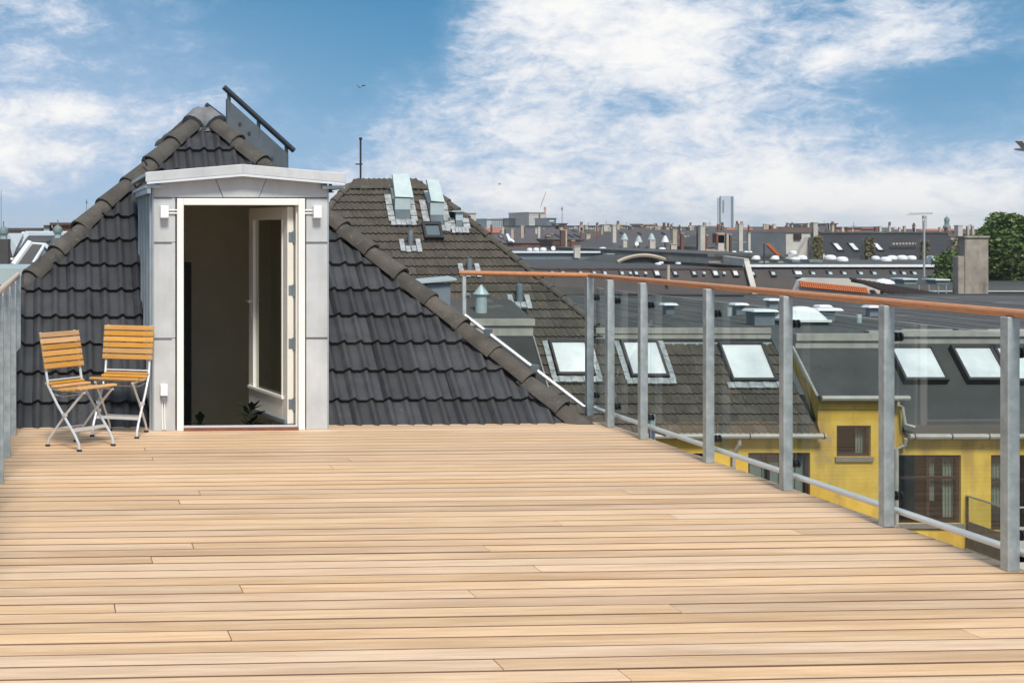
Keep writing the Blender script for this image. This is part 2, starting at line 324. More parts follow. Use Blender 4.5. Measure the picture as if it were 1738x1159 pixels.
def build_deck():
    PIT, GAP, TH = .1475, .012, .030
    Rp = RL0 + rout * .075; Lp = LL0 + lout * .02
    rows = int((EDGE_V - 1.8) / PIT)
    vlo = EDGE_V - rows * PIT
    def ends(vv):
        p = vd * vv; return isect(p, ud, Lp, ldir), isect(p, ud, Rp, rdir)
    a0, b0 = ends(vlo); a1, b1 = ends(EDGE_V - .01)
    base = MB(); q = [a0, b0, b1, a1]
    base.prism([p + UP * -.30 for p in q], [p + UP * -.045 for p in q])
    deck = base.build('deck', M['plank_base']); tag(deck, kind='structure')
    forced = {}
    for px, py in ((393, 1085), (327, 925), (195, 1031), (800, 1006), (1360, 905), (560, 790), (260, 780), (905, 960)):
        p = at(px, py, EYE * FPX / (py - HZ)); forced.setdefault(int((EDGE_V - p.dot(vd)) / PIT), []).append(p.dot(ud))
    rng = random.Random(3)
    for r in range(rows):
        g0 = rng.uniform(.4, 1.15) * GAP; v1 = EDGE_V - r * PIT - g0 * .5; v0 = EDGE_V - (r + 1) * PIT + g0 * .5
        La, Ra = ends(v0); Lb, Rb = ends(v1)
        x0 = min(La.dot(ud), Lb.dot(ud)); x1 = max(Ra.dot(ud), Rb.dot(ud))
        cuts = sorted(forced.get(r, []))
        if not cuts:
            x = x0 + rng.uniform(.8, 8.5)
            while x < x1 - .9:
                cuts.append(x); x += rng.uniform(3.0, 4.6)
        segs = [None] + cuts + [None]
        for i in range(len(segs) - 1):
            l, rr = segs[i], segs[i + 1]
            if l is None: pa, pb = La, Lb
            else: pa, pb = ud * (l + .0015) + vd * v0, ud * (l + .0015) + vd * v1
            if rr is None: qa, qb = Ra, Rb
            else: qa, qb = ud * (rr - .0015) + vd * v0, ud * (rr - .0015) + vd * v1
            c = (pa + pb + qa + qb) / 4; dz = rng.uniform(-.0012, .0012)
            loc = lambda p, n, z: V(((p - c).dot(ud), (p - c).dot(vd) + n, z))
            B = .003; m = MB()
            low = [loc(pa, 0, -TH), loc(qa, 0, -TH), loc(qb, 0, -TH), loc(pb, 0, -TH)]
            mid = [loc(pa, 0, -B), loc(qa, 0, -B), loc(qb, 0, -B), loc(pb, 0, -B)]
            e = V((B * .5, 0, 0))
            top = [loc(pa, B, 0) + e, loc(qa, B, 0) - e, loc(qb, -B, 0) - e, loc(pb, -B, 0) + e]
            k = len(m.v); m.v += low + mid + top
            m.f += [(0, 3, 2, 1), (8, 9, 10, 11)] + [(a + j, a + (j + 1) % 4, a + 4 + (j + 1) % 4, a + 4 + j) for a in (0, 4) for j in range(4)]
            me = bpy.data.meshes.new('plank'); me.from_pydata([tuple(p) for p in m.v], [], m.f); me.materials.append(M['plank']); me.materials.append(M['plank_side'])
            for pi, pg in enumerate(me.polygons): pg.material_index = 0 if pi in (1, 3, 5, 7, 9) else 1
            mat4 = Matrix(((ud.x, vd.x, 0, c.x), (ud.y, vd.y, 0, c.y), (0, 0, 1, dz), (0, 0, 0, 1)))
            link_mesh('plank', me, deck, mat4)
build_deck()

# ------------------------------------------------------------------ pantiles
def tile_mesh(name, mat, tw=.30, ln=.40, seg=6, rise=.044, lift=.046, th=.022, waves=2):
    v = []; f = []
    n = seg * waves
    def prof(t):
        t = (t * waves) % 1.0; d = abs(t - .3); d = min(d, 1 - d)
        return rise * .5 * (1 + math.cos(math.pi * d / .27)) if d < .27 else rise * .10 * (1 - math.cos((d - .27) / .23 * math.pi)) * .5
    xs = [i / n for i in range(n + 1)]
    for x in xs: v.append((x * tw, 0, prof(x) + lift))
    for x in xs: v.append((x * tw, ln, prof(x)))
    for x in xs: v.append((x * tw, 0, prof(x) + lift))
    for x in xs: v.append((x * tw, .004, prof(x) + lift - th - .012))
    k = n + 1
    for i in range(n): f.append((i, i + 1, k + i + 1, k + i))
    for i in range(n): f.append((3 * k + i, 3 * k + i + 1, 2 * k + i + 1, 2 * k + i))
    me = bpy.data.meshes.new(name); me.from_pydata(v, [], f); me.materials.append(mat)
    me.polygons.foreach_set('use_smooth', [True] * len(me.polygons)); return me
def lay_tiles(parent, F, u0, u1, s0, s1, me, mass_mat, clips=(), exclude=None, visible=None, tw=.30, gauge=.32, limit=300, seed=1):
    rng = random.Random(seed); jobs = []
    ns = int(math.ceil((s1 - s0) / gauge)); nu = int(math.ceil((u1 - u0) / tw))
    for j in range(ns):
        for i in range(nu):
            u = u0 + i * tw; s = s0 + j * gauge
            cs = [F.p(u + a * tw, s + b * gauge, .02) for a in (0, 1) for b in (0, 1.1)]
            c = F.p(u + tw / 2, s + gauge / 2, .03)
            if visible and not visible(c): continue
            cl = []; skip = False
            planes = list(clips)
            if exclude:
                e = exclude(c, u + tw / 2, s + gauge / 2)
                if e == 'skip': continue
                if e: planes += e
            for co, no in planes:
                d = [(p - co).dot(no) for p in cs]
                if max(d) <= .01: skip = True; break
                if min(d) < 0: cl.append((co, no))
            if skip: continue
            jit = Matrix.Rotation(rng.gauss(0, .004), 4, 'Z') @ Matrix.Translation((rng.gauss(0, .0015), rng.gauss(0, .003), rng.gauss(0, .0015)))
            o = F.p(u, s); mw = Matrix(((F.U.x, F.S.x, F.N.x, o.x), (F.U.y, F.S.y, F.N.y, o.y), (F.U.z, F.S.z, F.N.z, o.z), (0, 0, 0, 1))) @ jit
            jobs.append((c.y, mw, cl))
    jobs.sort(key=lambda q: q[0]); rest = []
    def clipped(mw, cl):
        bm = bmesh.new(); bm.from_mesh(me); inv = mw.inverted()
        for co, no in cl:
            lc = inv @ co; ln = (inv.to_3x3() @ no).normalized()
            bmesh.ops.bisect_plane(bm, geom=bm.verts[:] + bm.edges[:] + bm.faces[:], plane_co=lc, plane_no=ln, clear_inner=True)
        m2 = bpy.data.meshes.new(me.name); bm.to_mesh(m2); bm.free()
        if not m2.materials: m2.materials.append(me.materials[0])
        return m2
    for k, (y, mw, cl) in enumerate(jobs):
        if k >= limit: rest.append((mw, cl)); continue
        m2 = clipped(mw, cl) if cl else me
        if len(m2.polygons) == 0: continue
        link_mesh('tile', m2, parent, mw)
    if rest:
        v, f = [], []; b = BASE[parent]
        for mw, cl in rest:
            m2 = clipped(mw, cl) if cl else me; i = len(v)
            v += [tuple(mw @ q.co - b) for q in m2.vertices]; f += [tuple(i + k for k in p.vertices) for p in m2.polygons]
        m3 = bpy.data.meshes.new('tile_field'); m3.from_pydata(v, [], f); m3.materials.append(mass_mat)
        m3.polygons.foreach_set('use_smooth', [True] * len(m3.polygons))
        tag(link_mesh('tile_field', m3, parent), kind='stuff')
    return len(jobs)
def cap_mesh(name, mat, ln=.44, r0=.117, r1=.097, n=10):     # a tapered half-round cap, its lower (wide) end at y=0
    v, f = [], []
    rows = [(0, r0), (.02, r0 + .006), (.045, r0), (ln, r1)]
    for y, r in rows:
        for i in range(n + 1):
            t = math.pi * i / n; v.append((math.cos(t) * r, y, math.sin(t) * r * .92))
    for k in range(len(rows) - 1):
        for i in range(n):
            a = k * (n + 1) + i; f.append((a, a + 1, a + n + 2, a + n + 1))
    i0 = len(v)
    for i in range(n + 1):
        t = math.pi * i / n; v.append((math.cos(t) * r0, 0, math.sin(t) * r0 * .92))
    for i in range(n + 1):
        t = math.pi * i / n; v.append((math.cos(t) * (r0 - .022), .004, math.sin(t) * (r0 - .022) * .92))
    for i in range(n): f.append((i0 + i, i0 + n + 1 + i, i0 + n + 2 + i, i0 + i + 1))
    me = bpy.data.meshes.new(name); me.from_pydata(v, [], f); me.materials.append(mat)
    bm = bmesh.new(); bm.from_mesh(me); bmesh.ops.recalc_face_normals(bm, faces=bm.faces); bm.to_mesh(me); bm.free()
    me.polygons.foreach_set('use_smooth', [True] * len(me.polygons)); return me
def lay_caps(parent, me, lo, hi, up, step=.385, off=.0, seed=5, name='ridge_tile', skip_top=0):
    rng = random.Random(seed); d = (hi - lo); n = int(d.length / step); d.normalize()
    sd_ = d.cross(up).normalized(); nn = sd_.cross(d).normalized()
    for k in range(n + 1 - skip_top):
        o = lo + d * (k * step) + nn * off
        tl = rng.gauss(.035, .01)                                   # lower end lifted over the cap below
        y = (d - nn * tl).normalized(); z = sd_.cross(y).normalized()
        x = y.cross(z)
        o = o + nn * (.040 + rng.gauss(0, .004)) + sd_ * rng.gauss(0, .006)
        mw = Matrix(((x.x, y.x, z.x, o.x), (x.y, y.y, z.y, o.y), (x.z, y.z, z.z, o.z), (0, 0, 0, 1))) @ Matrix.Rotation(rng.gauss(0, .04), 4, 'Y')
        link_mesh(name, me, parent, mw)

# ------------------------------------------------------------------ own building with the charcoal hip roof
APEX = V((.672, 14.67, 2.768)); HR = V((3.70, 12.06, -.03)); HL = V((-2.155, 11.85, 0))
DOX = V((.8395, 11.58, 0))                    # foot of the dormer front
fs = (vd + UP).normalized(); fn = (UP - vd).normalized()
FACE = Fr(ud * 0 + vd * EDGE_V + UP * 0, ud, fs, fn)               # u measured along the deck edge
def on_face(u, h): return FACE.p(u, h * math.sqrt(2))
def build_roof():
    t = thing('tiled_roof_building', 'charcoal pantiled hip roof with brown ridge tiles rising behind the wooden terrace', 'building', (.8, 13.5, GZ))
    # underlay with a gap where the dormer goes in
    sink = fn * -.01
    dl0, dr0 = V((-2.90, 0, 0)), V((-1.54, 0, 0))
    def fp(x, h): # point on the hip face at plan X (at the foot line, skewed by the axis) and height h
        u = (x + (-.447 - (-MSL)) * 0) ; p = on_face(x, h); return p
    lft = lambda h: HL.lerp(APEX, h / APEX.z); rgt = lambda h: HR.lerp(APEX, (h + .03) / (APEX.z + .03))
    def plane_pt(X, h):
        p = on_face(0, h); k = (X - p.x) / ud.x; return p + ud * k
    m = MB(); HT = 2.06; uc = DOX.dot(ud)
    dl = lambda h: on_face(uc - .72, h); dr = lambda h: on_face(uc + .72, h)
    m.poly(*[p + sink for p in (lft(-.35), dl(-.35), dl(HT), lft(HT))])
    m.poly(*[p + sink for p in (dr(-.35), rgt(-.35), rgt(HT), dr(HT))])
    m.poly(*[p + sink for p in (lft(HT), rgt(HT), APEX)])
    far = APEX + AX * 14
    # left and right slopes
    dirl = (HL - APEX); hlow = HL + dirl * .9; hrlow = HR + (HR - APEX) * .55
    m.poly(APEX + V((.0, 0, -.03)), lft(-.35) , hlow, hlow + AX * 16, far)
    m.poly(APEX + V((0, 0, -.03)), far, hrlow + AX * 15, hrlow)
    m.build('roof_underlay', M['tile_base'], t)
    # walls below
    w = MB()
    foot = [V((-3.2, 12.5, 0)), V((5.4, 12.5, 0)), V((5.4, 12.5, 0)) + AX * 14, V((-3.2, 12.5, 0)) + AX * 14]
    w.prism([V((p.x, p.y, GZ)) for p in foot], [V((p.x, p.y, -2.2)) for p in foot])
    tp = [LL0 + ldir * 7 + lout * .0, LL0 - ldir * 1.75, RL0 - rdir * .3 + rout * .02, RL1 + rdir * 5.2 + rout * .02]
    w.prism([V((p.x, p.y, GZ)) for p in tp], [V((p.x, p.y, -.31)) for p in tp])
    w.build('wall', M['render'], t)
    me = tile_mesh('tile', M['tile'])
    hipn_r = V((-(HR - APEX).y, (HR - APEX).x, 0)).normalized();
    if hipn_r.x > 0: hipn_r = -hipn_r
    hipn_l = V((-(HL - APEX).y, (HL - APEX).x, 0)).normalized()
    if hipn_l.x < 0: hipn_l = -hipn_l
    an = V((AX.y, -AX.x, 0))                                       # towards +X, square to the cheeks
    CL, CR = DOX - ud * .735, DOX + ud * .735
    def excl(c, u, s):
        if c.z > 2.06: return None
        dl_, dr_ = (c - CL).dot(an), (c - CR).dot(an)
        if dl_ > .18 and dr_ < -.18: return 'skip'
        return [(CL, -an)] if abs(dl_) < abs(dr_) else [(CR, an)]
    n = lay_tiles(t, FACE, -2.0, 4.9, -.10, 4.1, me, M['tile'], clips=[(APEX + hipn_r * .01, hipn_r), (APEX + hipn_l * .01, hipn_l)], exclude=excl, limit=290)
    # a strip of the left slope, seen edge on
    ln = (HL - APEX).cross(AX).normalized()
    if ln.x > 0: ln = -ln
    ls = ln.cross(AX).normalized()
    if ls.z < 0: ls = -ls
    FL = Fr(APEX, -AX, ls, ln)
    smax = 0
    lay_tiles(t, FL, -3.3, 3.6, -3.52, 0.0, me, M['tile_base'], clips=[(APEX - hipn_l * .01, -hipn_l)], visible=lambda c: c.z > .5 and (c - APEX).dot(hipn_l) > -1.1, limit=60, seed=4)
    cap = cap_mesh('ridge_tile', M['ridge'])
    lay_caps(t, cap, HL + (HL - APEX) * .06, APEX, UP, seed=5, skip_top=1)
    lay_caps(t, cap, HR + (HR - APEX) * .05, APEX, UP, seed=6, skip_top=1)
    lay_caps(t, cap, APEX + AX * 5.4, APEX + AX * .2, UP, seed=8)
    # grey hood where ridge and hips meet
    h = MB(); h.lathe(APEX - UP * .02, [(.18, -.10), (.17, .02), (.14, .10), (.08, .15), (.001, .165)], 14)
    for d in ((HL - APEX).normalized(), (HR - APEX).normalized()):
        o = APEX + UP * .02; h.tube([o, o + d * .17], [.15, .15], 12)
    tag(h.build('ridge_hood', M['mortar'], t, smooth=True), 'grey hood over the meeting of ridge and hips')
    # a small hook iron on the left hip
    k = MB(); p = at(243, 268, 13.9); k.tube([p + V((.04, 0, -.08)), p + V((.01, 0, -.02)), p + V((.0, 0, .01))], .011, 6); k.build('roof_hook', M['dark_metal'], t)
build_roof()

# ------------------------------------------------------------------ dormer with the open door
DO = DOX.copy()
def DP(a, b, z): return DO + ud * a + vd * b + AX * 0 + UP * z
def DK(a, b, z): return DO + ud * a + AX * (b / AX.dot(vd)) + UP * z   # depth follows the building axis
def kbox(m, a0, a1, b0, b1, z0, z1, P=DK):
    m.hexa([P(a0, b0, z0), P(a1, b0, z0), P(a1, b1, z0), P(a0, b1, z0), P(a0, b0, z1), P(a1, b0, z1), P(a1, b1, z1), P(a0, b1, z1)]); return m
def build_dormer():
    t = thing('roof_dormer', 'zinc clad dormer with a white framed glazed door standing open onto the deck', 'dormer', DO)
    A0, A1 = -.715, .715; FO, FI = .527, .472; ZT = 1.896; FT = .055
    # zinc panels on the front, with folded joints
    for (a0, a1) in ((A0, -FO - .012), (FO + .012, A1)):
        for (z0, z1) in ((.0, .752), (.756, 1.535), (1.539, 1.90)):
            m = MB(); kbox(m, a0, a1, 0, .03, z0, z1 - .002); m.build('zinc_panel', M['zinc'], t, bevel=.003)
            f = MB(); kbox(f, a0, a1 - .03 if a0 < 0 else a1, -.006, -.0005, z1 - .006, z1); f.build('folded_seam', M['zinc_dull'], t)
    gz = lambda a: 2.075 - .075 * abs(a) / .82 + .02
    K0, K1 = .215, .145
    def panel(pts):
        m = MB(); m.prism([DK(a, 0, z) for a, z in pts], [DK(a, .03, z) for a, z in pts]); return m.build('head_panel', M['zinc'], t, bevel=.003)
    panel([(A0, 1.905), (-K1 - .004, 1.905), (-K0 - .004, gz(K0)), (A0, gz(A0))])
    panel([(K1 + .004, 1.905), (A1, 1.905), (A1, gz(A1)), (K0 + .004, gz(K0))])
    m = MB(); pts = [(-K1, 1.905), (K1, 1.905), (K0, gz(K0)), (0, gz(0)), (-K0, gz(K0))]
    m.prism([DK(a, -.008, z) for a, z in pts], [DK(a, .03, z) for a, z in pts]); m.build('keystone_panel', M['zinc'], t, bevel=.003)
    # fascia and roof
    for sg in (-1, 1):
        e = -.79 if sg < 0 else .845
        top = lambda a: 2.172 - .070 * abs(a) / .82
        m = MB(); m.prism([DK(0, -.115, top(0) - .078), DK(e, -.115, top(e) - .078), DK(e, -.115, top(e)), DK(0, -.115, top(0))],
                          [DK(0, -.09, top(0) - .078), DK(e, -.09, top(e) - .078), DK(e, -.09, top(e)), DK(0, -.09, top(0))])
        m.build('fascia', M['zinc'], t, bevel=.003)
        m = MB(); m.prism([DK(0, -.088, top(0) - .002), DK(e, -.088, top(e) - .002), DK(e, -.088, top(e) - .03), DK(0, -.088, top(0) - .03)],
                          [DK(0, 2.0, top(0) - .002), DK(e, 2.0, top(e) - .002), DK(e, 2.0, top(e) - .03), DK(0, 2.0, top(0) - .03)])
        m.build('roof_sheet', M['zinc'], t)
        m = MB(); m.prism([DK(0, -.1135, top(0) - .098), DK(e * .985, -.1135, top(e) - .096), DK(e * .985, -.1135, top(e) - .0785), DK(0, -.1135, top(0) - .0785)],
                          [DK(0, -.085, top(0) - .098), DK(e * .985, -.085, top(e) - .096), DK(e * .985, -.085, top(e) - .0785), DK(0, -.085, top(0) - .0785)])
        m.build('drip_edge', M['alu'], t)
        m = MB(); kbox(m, min(e, sg * .66), max(e, sg * .66), -.083, 1.9, top(e) - .125, top(e) - .10); m.build('soffit', M['zinc_cheek'], t)
    m = MB(); kbox(m, -.775, -.745, -.08, 1.7, 1.935, 1.985); m.build('side_gutter', M['zinc_cheek'], t)
    m = MB(); kbox(m, .735, .75, -.02, .05, 1.95, 2.02); kbox(m, .735, .765, -.02, .05, 1.945, 1.953); m.build('gutter_hook', M['dark_metal'], t)
    # cheeks (skewed with the building axis), ribbed on the left
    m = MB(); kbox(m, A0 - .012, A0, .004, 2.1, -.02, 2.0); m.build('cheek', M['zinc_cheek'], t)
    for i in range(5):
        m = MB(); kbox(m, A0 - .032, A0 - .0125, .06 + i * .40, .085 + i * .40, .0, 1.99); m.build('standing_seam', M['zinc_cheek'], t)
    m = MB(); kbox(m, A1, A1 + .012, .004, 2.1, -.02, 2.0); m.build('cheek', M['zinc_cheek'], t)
    # door frame
    for (a0, a1, z0, z1) in ((-FO, -FI, .0, ZT), (FI, FO, .0, ZT), (-FI, FI, ZT - FT, ZT)):
        m = MB(); kbox(m, a0, a1, -.02, .10, z0, z1, DP); m.build('door_frame', M['white'], t, bevel=.004)
    m = MB(); kbox(m, FI - .012, FI - .0005, .035, .16, .03, ZT - FT - .003, DP); m.build('door_jamb', M['cream'], t)
    m = MB(); kbox(m, -FI, FI, -.03, .14, .0, .020, DP); m.build('door_sill', M['doorsill'], t)
    m = MB(); kbox(m, -FI, FI, .03, .06, .0205, .034, DP); m.build('sill_strip', M['alu'], t)
    # inside shell
    m = MB(); IZ0, IZ1 = -1.3, 1.99; a0, a1, bb = A0 + .02, A1 - .02, 2.9
    g = lambda a, b, z: DK(a, b, z)
    m.poly(g(a0, .11, IZ0), g(a0, bb, IZ0), g(a0, bb, IZ1), g(a0, .11, IZ1))
    m.poly(g(a1, .11, IZ0), g(a1, bb, IZ0), g(a1, bb, IZ1), g(a1, .11, IZ1))
    m.poly(g(a0, bb, IZ0), g(a1, bb, IZ0), g(a1, bb, IZ1), g(a0, bb, IZ1))
    m.poly(g(a0, .11, IZ1), g(a1, .11, IZ1), g(a1, bb, IZ1), g(a0, bb, IZ1))
    m.poly(g(a0, .11, IZ0), g(a1, .11, IZ0), g(a1, bb, IZ0), g(a0, bb, IZ0))
    m.poly(DP(-FO, .11, IZ0), DP(FO, .11, IZ0), DP(FO, .11, -.001), DP(-FO, .11, -.001))
    m.build('inner_walls', M['inside'], t)
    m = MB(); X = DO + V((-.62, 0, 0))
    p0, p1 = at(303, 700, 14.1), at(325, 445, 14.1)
    m.box(p0.x, p1.x, 14.1, 14.13, -1.2, p1.z); m.build('inner_doorway', M['dark'], t)  # flat slab; the dark of the opening is put into its colour
    # door leaf, hinged on the right and swung inward
    hx = DP(FI - .02, .10, 0); ld = V((-.25, .968, 0)).normalized(); lnn = V((-ld.y, ld.x, 0))   # lnn: away from the weather face
    if lnn.x < 0: lnn = -lnn
    face = -lnn                                                       # towards the terrace
    LF = Fr(hx + UP * .035, ld, UP, face)
    W, Hh, T = .98, 1.795, .055
    m = MB(); ST = .115
    m.box(.0, ST, 0, Hh, 0, T, LF); m.box(W - ST, W, 0, Hh, 0, T, LF); m.box(ST, W - ST, Hh - .105, Hh, 0, T, LF); m.box(ST, W - ST, 0, .21, 0, T, LF)
    leaf = m.build('door_leaf', M['cream'], t, bevel=.003)
    m = MB(); m.box(ST, W - ST, .2102, Hh - .1052, .018, .034, LF); m.build('pane', M['door_glass'], leaf)
    m = MB()
    for q in ((ST, ST + .018, .2105, Hh - .1055), (W - ST - .018, W - ST, .2105, Hh - .1055)): m.box(q[0], q[1], q[2], q[3], .036, T + .006, LF)
    m.build('glazing_bead', M['white'], leaf)
    m = MB(); m.box(ST - .03, W - .02, .195, .222, T + .001, T + .02, LF); m.build('weather_bar', M['white'], leaf, bevel=.003)
    m = MB(); m.box(.01, W - .01, .0, .03, T + .001, T + .022, LF); m.build('drip_bar', M['zinc_dull'], leaf)
    m = MB(); m.box(W - .075, W - .045, .82, 1.02, T + .001, T + .006, LF); m.tube([LF.p(W - .06, .97, T + .005), LF.p(W - .06, .97, T + .045), LF.p(W - .16, .97, T + .05)], .009, 8); m.build('handle', M['alu'], leaf)
    for z in (.20, .70, 1.14, 1.58):
        m = MB(); c = hx + UP * z - ld * .006; m.tube([c - UP * .05, c + UP * .05], .012, 8); m.box(-.006, -.001, z - .035 - .04, z - .035 + .04, .008, .045, LF)
        m.build('hinge', M['zinc_dull'], leaf)
build_dormer()
def wall_lamp(a, sg, label):
    t = thing('wall_lamp', label, 'lamp', DP(a, -.02, 1.72), 'white lamps flanking the door')
    m = MB(); kbox(m, a - .034, a + .034, -.075, -.004, 1.735, 1.835, DP); m.build('lamp_housing', M['white_plastic'], t, bevel=.006)
    m = MB()
    for z in (1.775, 1.80): m.tube([DP(a + sg * .034, -.012, z), DP(a + sg * .105, -.012, z)], .006, 6)
    m.build('conduit', M['white_plastic'], t)
wall_lamp(-.632, 1, 'small white box lamp on the zinc left of the open door')
wall_lamp(.622, -1, 'small white box lamp on the zinc right of the open door')
def socket_box():
    t = thing('power_socket', 'white power socket box with cables low on the zinc left of the door', 'socket', DP(-.635, -.02, .3))
    m = MB(); kbox(m, -.665, -.605, -.055, -.004, .29, .385, DP); m.build('socket_housing', M['white_plastic'], t, bevel=.006)
    m = MB(); kbox(m, -.655, -.615, -.045, -.004, .245, .286, DP); m.build('cable_gland', M['zinc_dull'], t)
    m = MB()
    for a in (-.648, -.628): m.tube([DP(a, -.02, .25), DP(a, -.014, .12), DP(a + .005, -.014, .012)], .006, 6)
    m.build('cable', M['white_plastic'], t)
socket_box()
def house_plant(px, n, hgt, label, seed):
    rng = random.Random(seed); b = at(px, 727, 12.3); b.z = -1.28
    t = thing('house_plant', label, 'plant', b)
    m = MB(); m.lathe(b, [(.09, 0), (.13, .22), (.14, .24), (.12, .24)], 12); m.build('pot', M['stone'], t)
    m = MB(); m.tube([b + UP * .2, b + UP * 1.0 + V((.02, .01, 0)), b + UP * (1.16 + hgt)], [.015, .012, .006], 6); m.build('stem', M['plant'], t)
    for k in range(n):
        a = rng.uniform(0, 6.28); e = rng.uniform(.15, 1.1); l = rng.uniform(.10, .19); d = V((math.cos(a) * math.cos(e), math.sin(a) * math.cos(e), math.sin(e)))
        s_ = d.cross(UP).normalized() * l * .23; o = b + UP * (1.12 + hgt * rng.uniform(.2, 1.0)); q = MB()
        dr = UP * -.02
        q.poly(o, o + d * l * .5 + s_, o + d * l + dr, o + d * l * .5 - s_ ); q.poly(o, o + d * l * .5 - s_ - UP * .002, o + d * l + dr - UP * .002, o + d * l * .5 + s_ - UP * .002)
        q.build('leaf', M['plant'], t)
house_plant(425, 22, .24, 'dark leafy house plant just inside the door, near the open leaf', 2)
house_plant(342, 12, .13, 'low dark house plant inside the doorway by the left jamb', 3)

# ------------------------------------------------------------------ railings
def tube_post(parent, p, z0, z1, F0, clampz=(1.05, .17), side=1, w=.030):
    F = Fr(p, F0[0], F0[1], UP)
    m = MB(); m.box(-w, w, -w, w, z0, z1, F); post = m.build('post', M['galv'], parent, bevel=.005)
    for z in clampz:
        m = MB(); c = F.p(0, 0, z); o = F.S * side
        m.tube([c + o * (w + .0005), c + o * (w + .02)], .013, 10); m.tube([c + o * (w + .02), c + o * (w + .030)], .026, 14)
        m.tube([c + o * (w + .046), c + o * (w + .055)], .026, 14); m.tube([c + o * (w + .055), c + o * (w + .062)], .014, 10)
        m.build('glass_clamp', M['dark_metal'], post)
    return post
def build_right_railing():
    t = thing('glass_railing', 'glass railing with wooden handrail along the right edge of the deck', 'railing', RL0)
    L = (RL1 - RL0).length; sp = [0.0]
    for y in (7.857, 7.066, 6.318, 5.554, 4.836): sp.append((8.323 - y) / (8.323 - 4.836) * L)
    st = sp[-1] - sp[-2]
    sp += [sp[-1] + st, sp[-1] + 2 * st]
    fr = (rdir, rout)
    corner = V((3.925, 12.311, 0)); endp = V((2.991, 12.99, 0))
    for s in sp: tube_post(t, RL0 + rdir * s, .0, 1.225, fr)
    rd2 = (endp - corner).normalized(); ro2 = V((-rd2.y, rd2.x, 0))
    if ro2.y < 0: ro2 = -ro2
    tube_post(t, corner, .02, 1.225, fr, clampz=(1.05, .20))
    # glass
    def pane(p, q, z0a, z0b, z1, out):
        d = (q - p).normalized(); a, b = p + out * (.057), q + out * (.057); n = out * .01
        m = MB(); P = [a + UP * z0a, b + UP * z0b, b + UP * z1, a + UP * z1]; Q = [x + n for x in P]
        m.poly(*P); m.poly(*Q); m.cur = 1
        for k in range(4): m.cur = 1 if k == 2 else 0; m.poly(P[k], P[(k + 1) % 4], Q[(k + 1) % 4], Q[k])
        me = m; i = me.build('glass_panel', [M['glass'], M['glass_edge']], t)
        bm = bmesh.new(); bm.from_mesh(i.data); bmesh.ops.remove_doubles(bm, verts=bm.verts, dist=1e-5); bmesh.ops.recalc_face_normals(bm, faces=bm.faces); bm.to_mesh(i.data); bm.free()
    for a, b in zip(sp[:-1], sp[1:]): pane(RL0 + rdir * (a + .006), RL0 + rdir * (b - .006), .10, .10, 1.135, rout)
    pane(corner + rdir * .006, RL0 - rdir * .006, .10, .10, 1.135, rout)
    z_end, z_cor = .86, .07
    pane(corner - V((0, 0, 0)) + rd2 * .05, endp - rd2 * .03, z_cor + .06, z_end + .02, 1.135, ro2 * .2)
    # bottom channel and its continuation up the hip
    bo = rout * .062
    m = MB(); m.tube([RL1 + rdir * 1.8 + bo + UP * .082, corner + bo + UP * .082], .0185, 10); m.build('bottom_rail', M['white_plastic'], t, smooth=True)
    m = MB(); m.tube([corner + bo + UP * .092, corner + rd2 * .05 + UP * (z_cor + .03), endp + UP * z_end], .017, 8); m.tube([endp + UP * (z_end - .005), endp + UP * 1.21], .02, 8)
    m.build('sloping_rail', M['galv_light'], t, smooth=True)
    for k in (.42, .80):
        m = MB(); c = corner.lerp(endp, k) + UP * (z_cor + (z_end - z_cor) * k); m.box(-.03, .03, -.03, .03, -.028, .035, Fr(c, rd2, ro2, UP)); m.build('rail_clamp', M['zinc_dull'], t)
    m = MB(); c = endp + UP * 1.04 + rd2 * -.03; m.tube([c, c - rd2 * .03], .022, 10); m.build('glass_clamp', M['zinc_dull'], t)
    # handrail
    m = MB(); hz = 1.243
    m.tube([endp + rd2 * .04 + UP * hz, corner + UP * hz - rd2 * .02, corner + rdir * .03 + UP * hz, RL1 + rdir * 1.9 + UP * hz], .0215, 14); m.build('handrail', M['rail_wood'], t, smooth=True)
    m = MB(); m.box(0, (RL1 + rdir * 1.9 - corner).length, -.010, .010, 1.2255, 1.2285, Fr(corner, rdir, rout, UP)); m.build('saddle_bar', M['alu'], t)
    # small brackets outside the corner
    m = MB(); F = Fr(RL0 + rdir * .25 + rout * .25, rdir, rout, UP); m.box(-.02, .02, -.02, .02, -.35, .14, F); m.box(-.05, .30, -.015, .015, .0, .03, F); m.build('outrigger', M['galv'], t)
build_right_railing()
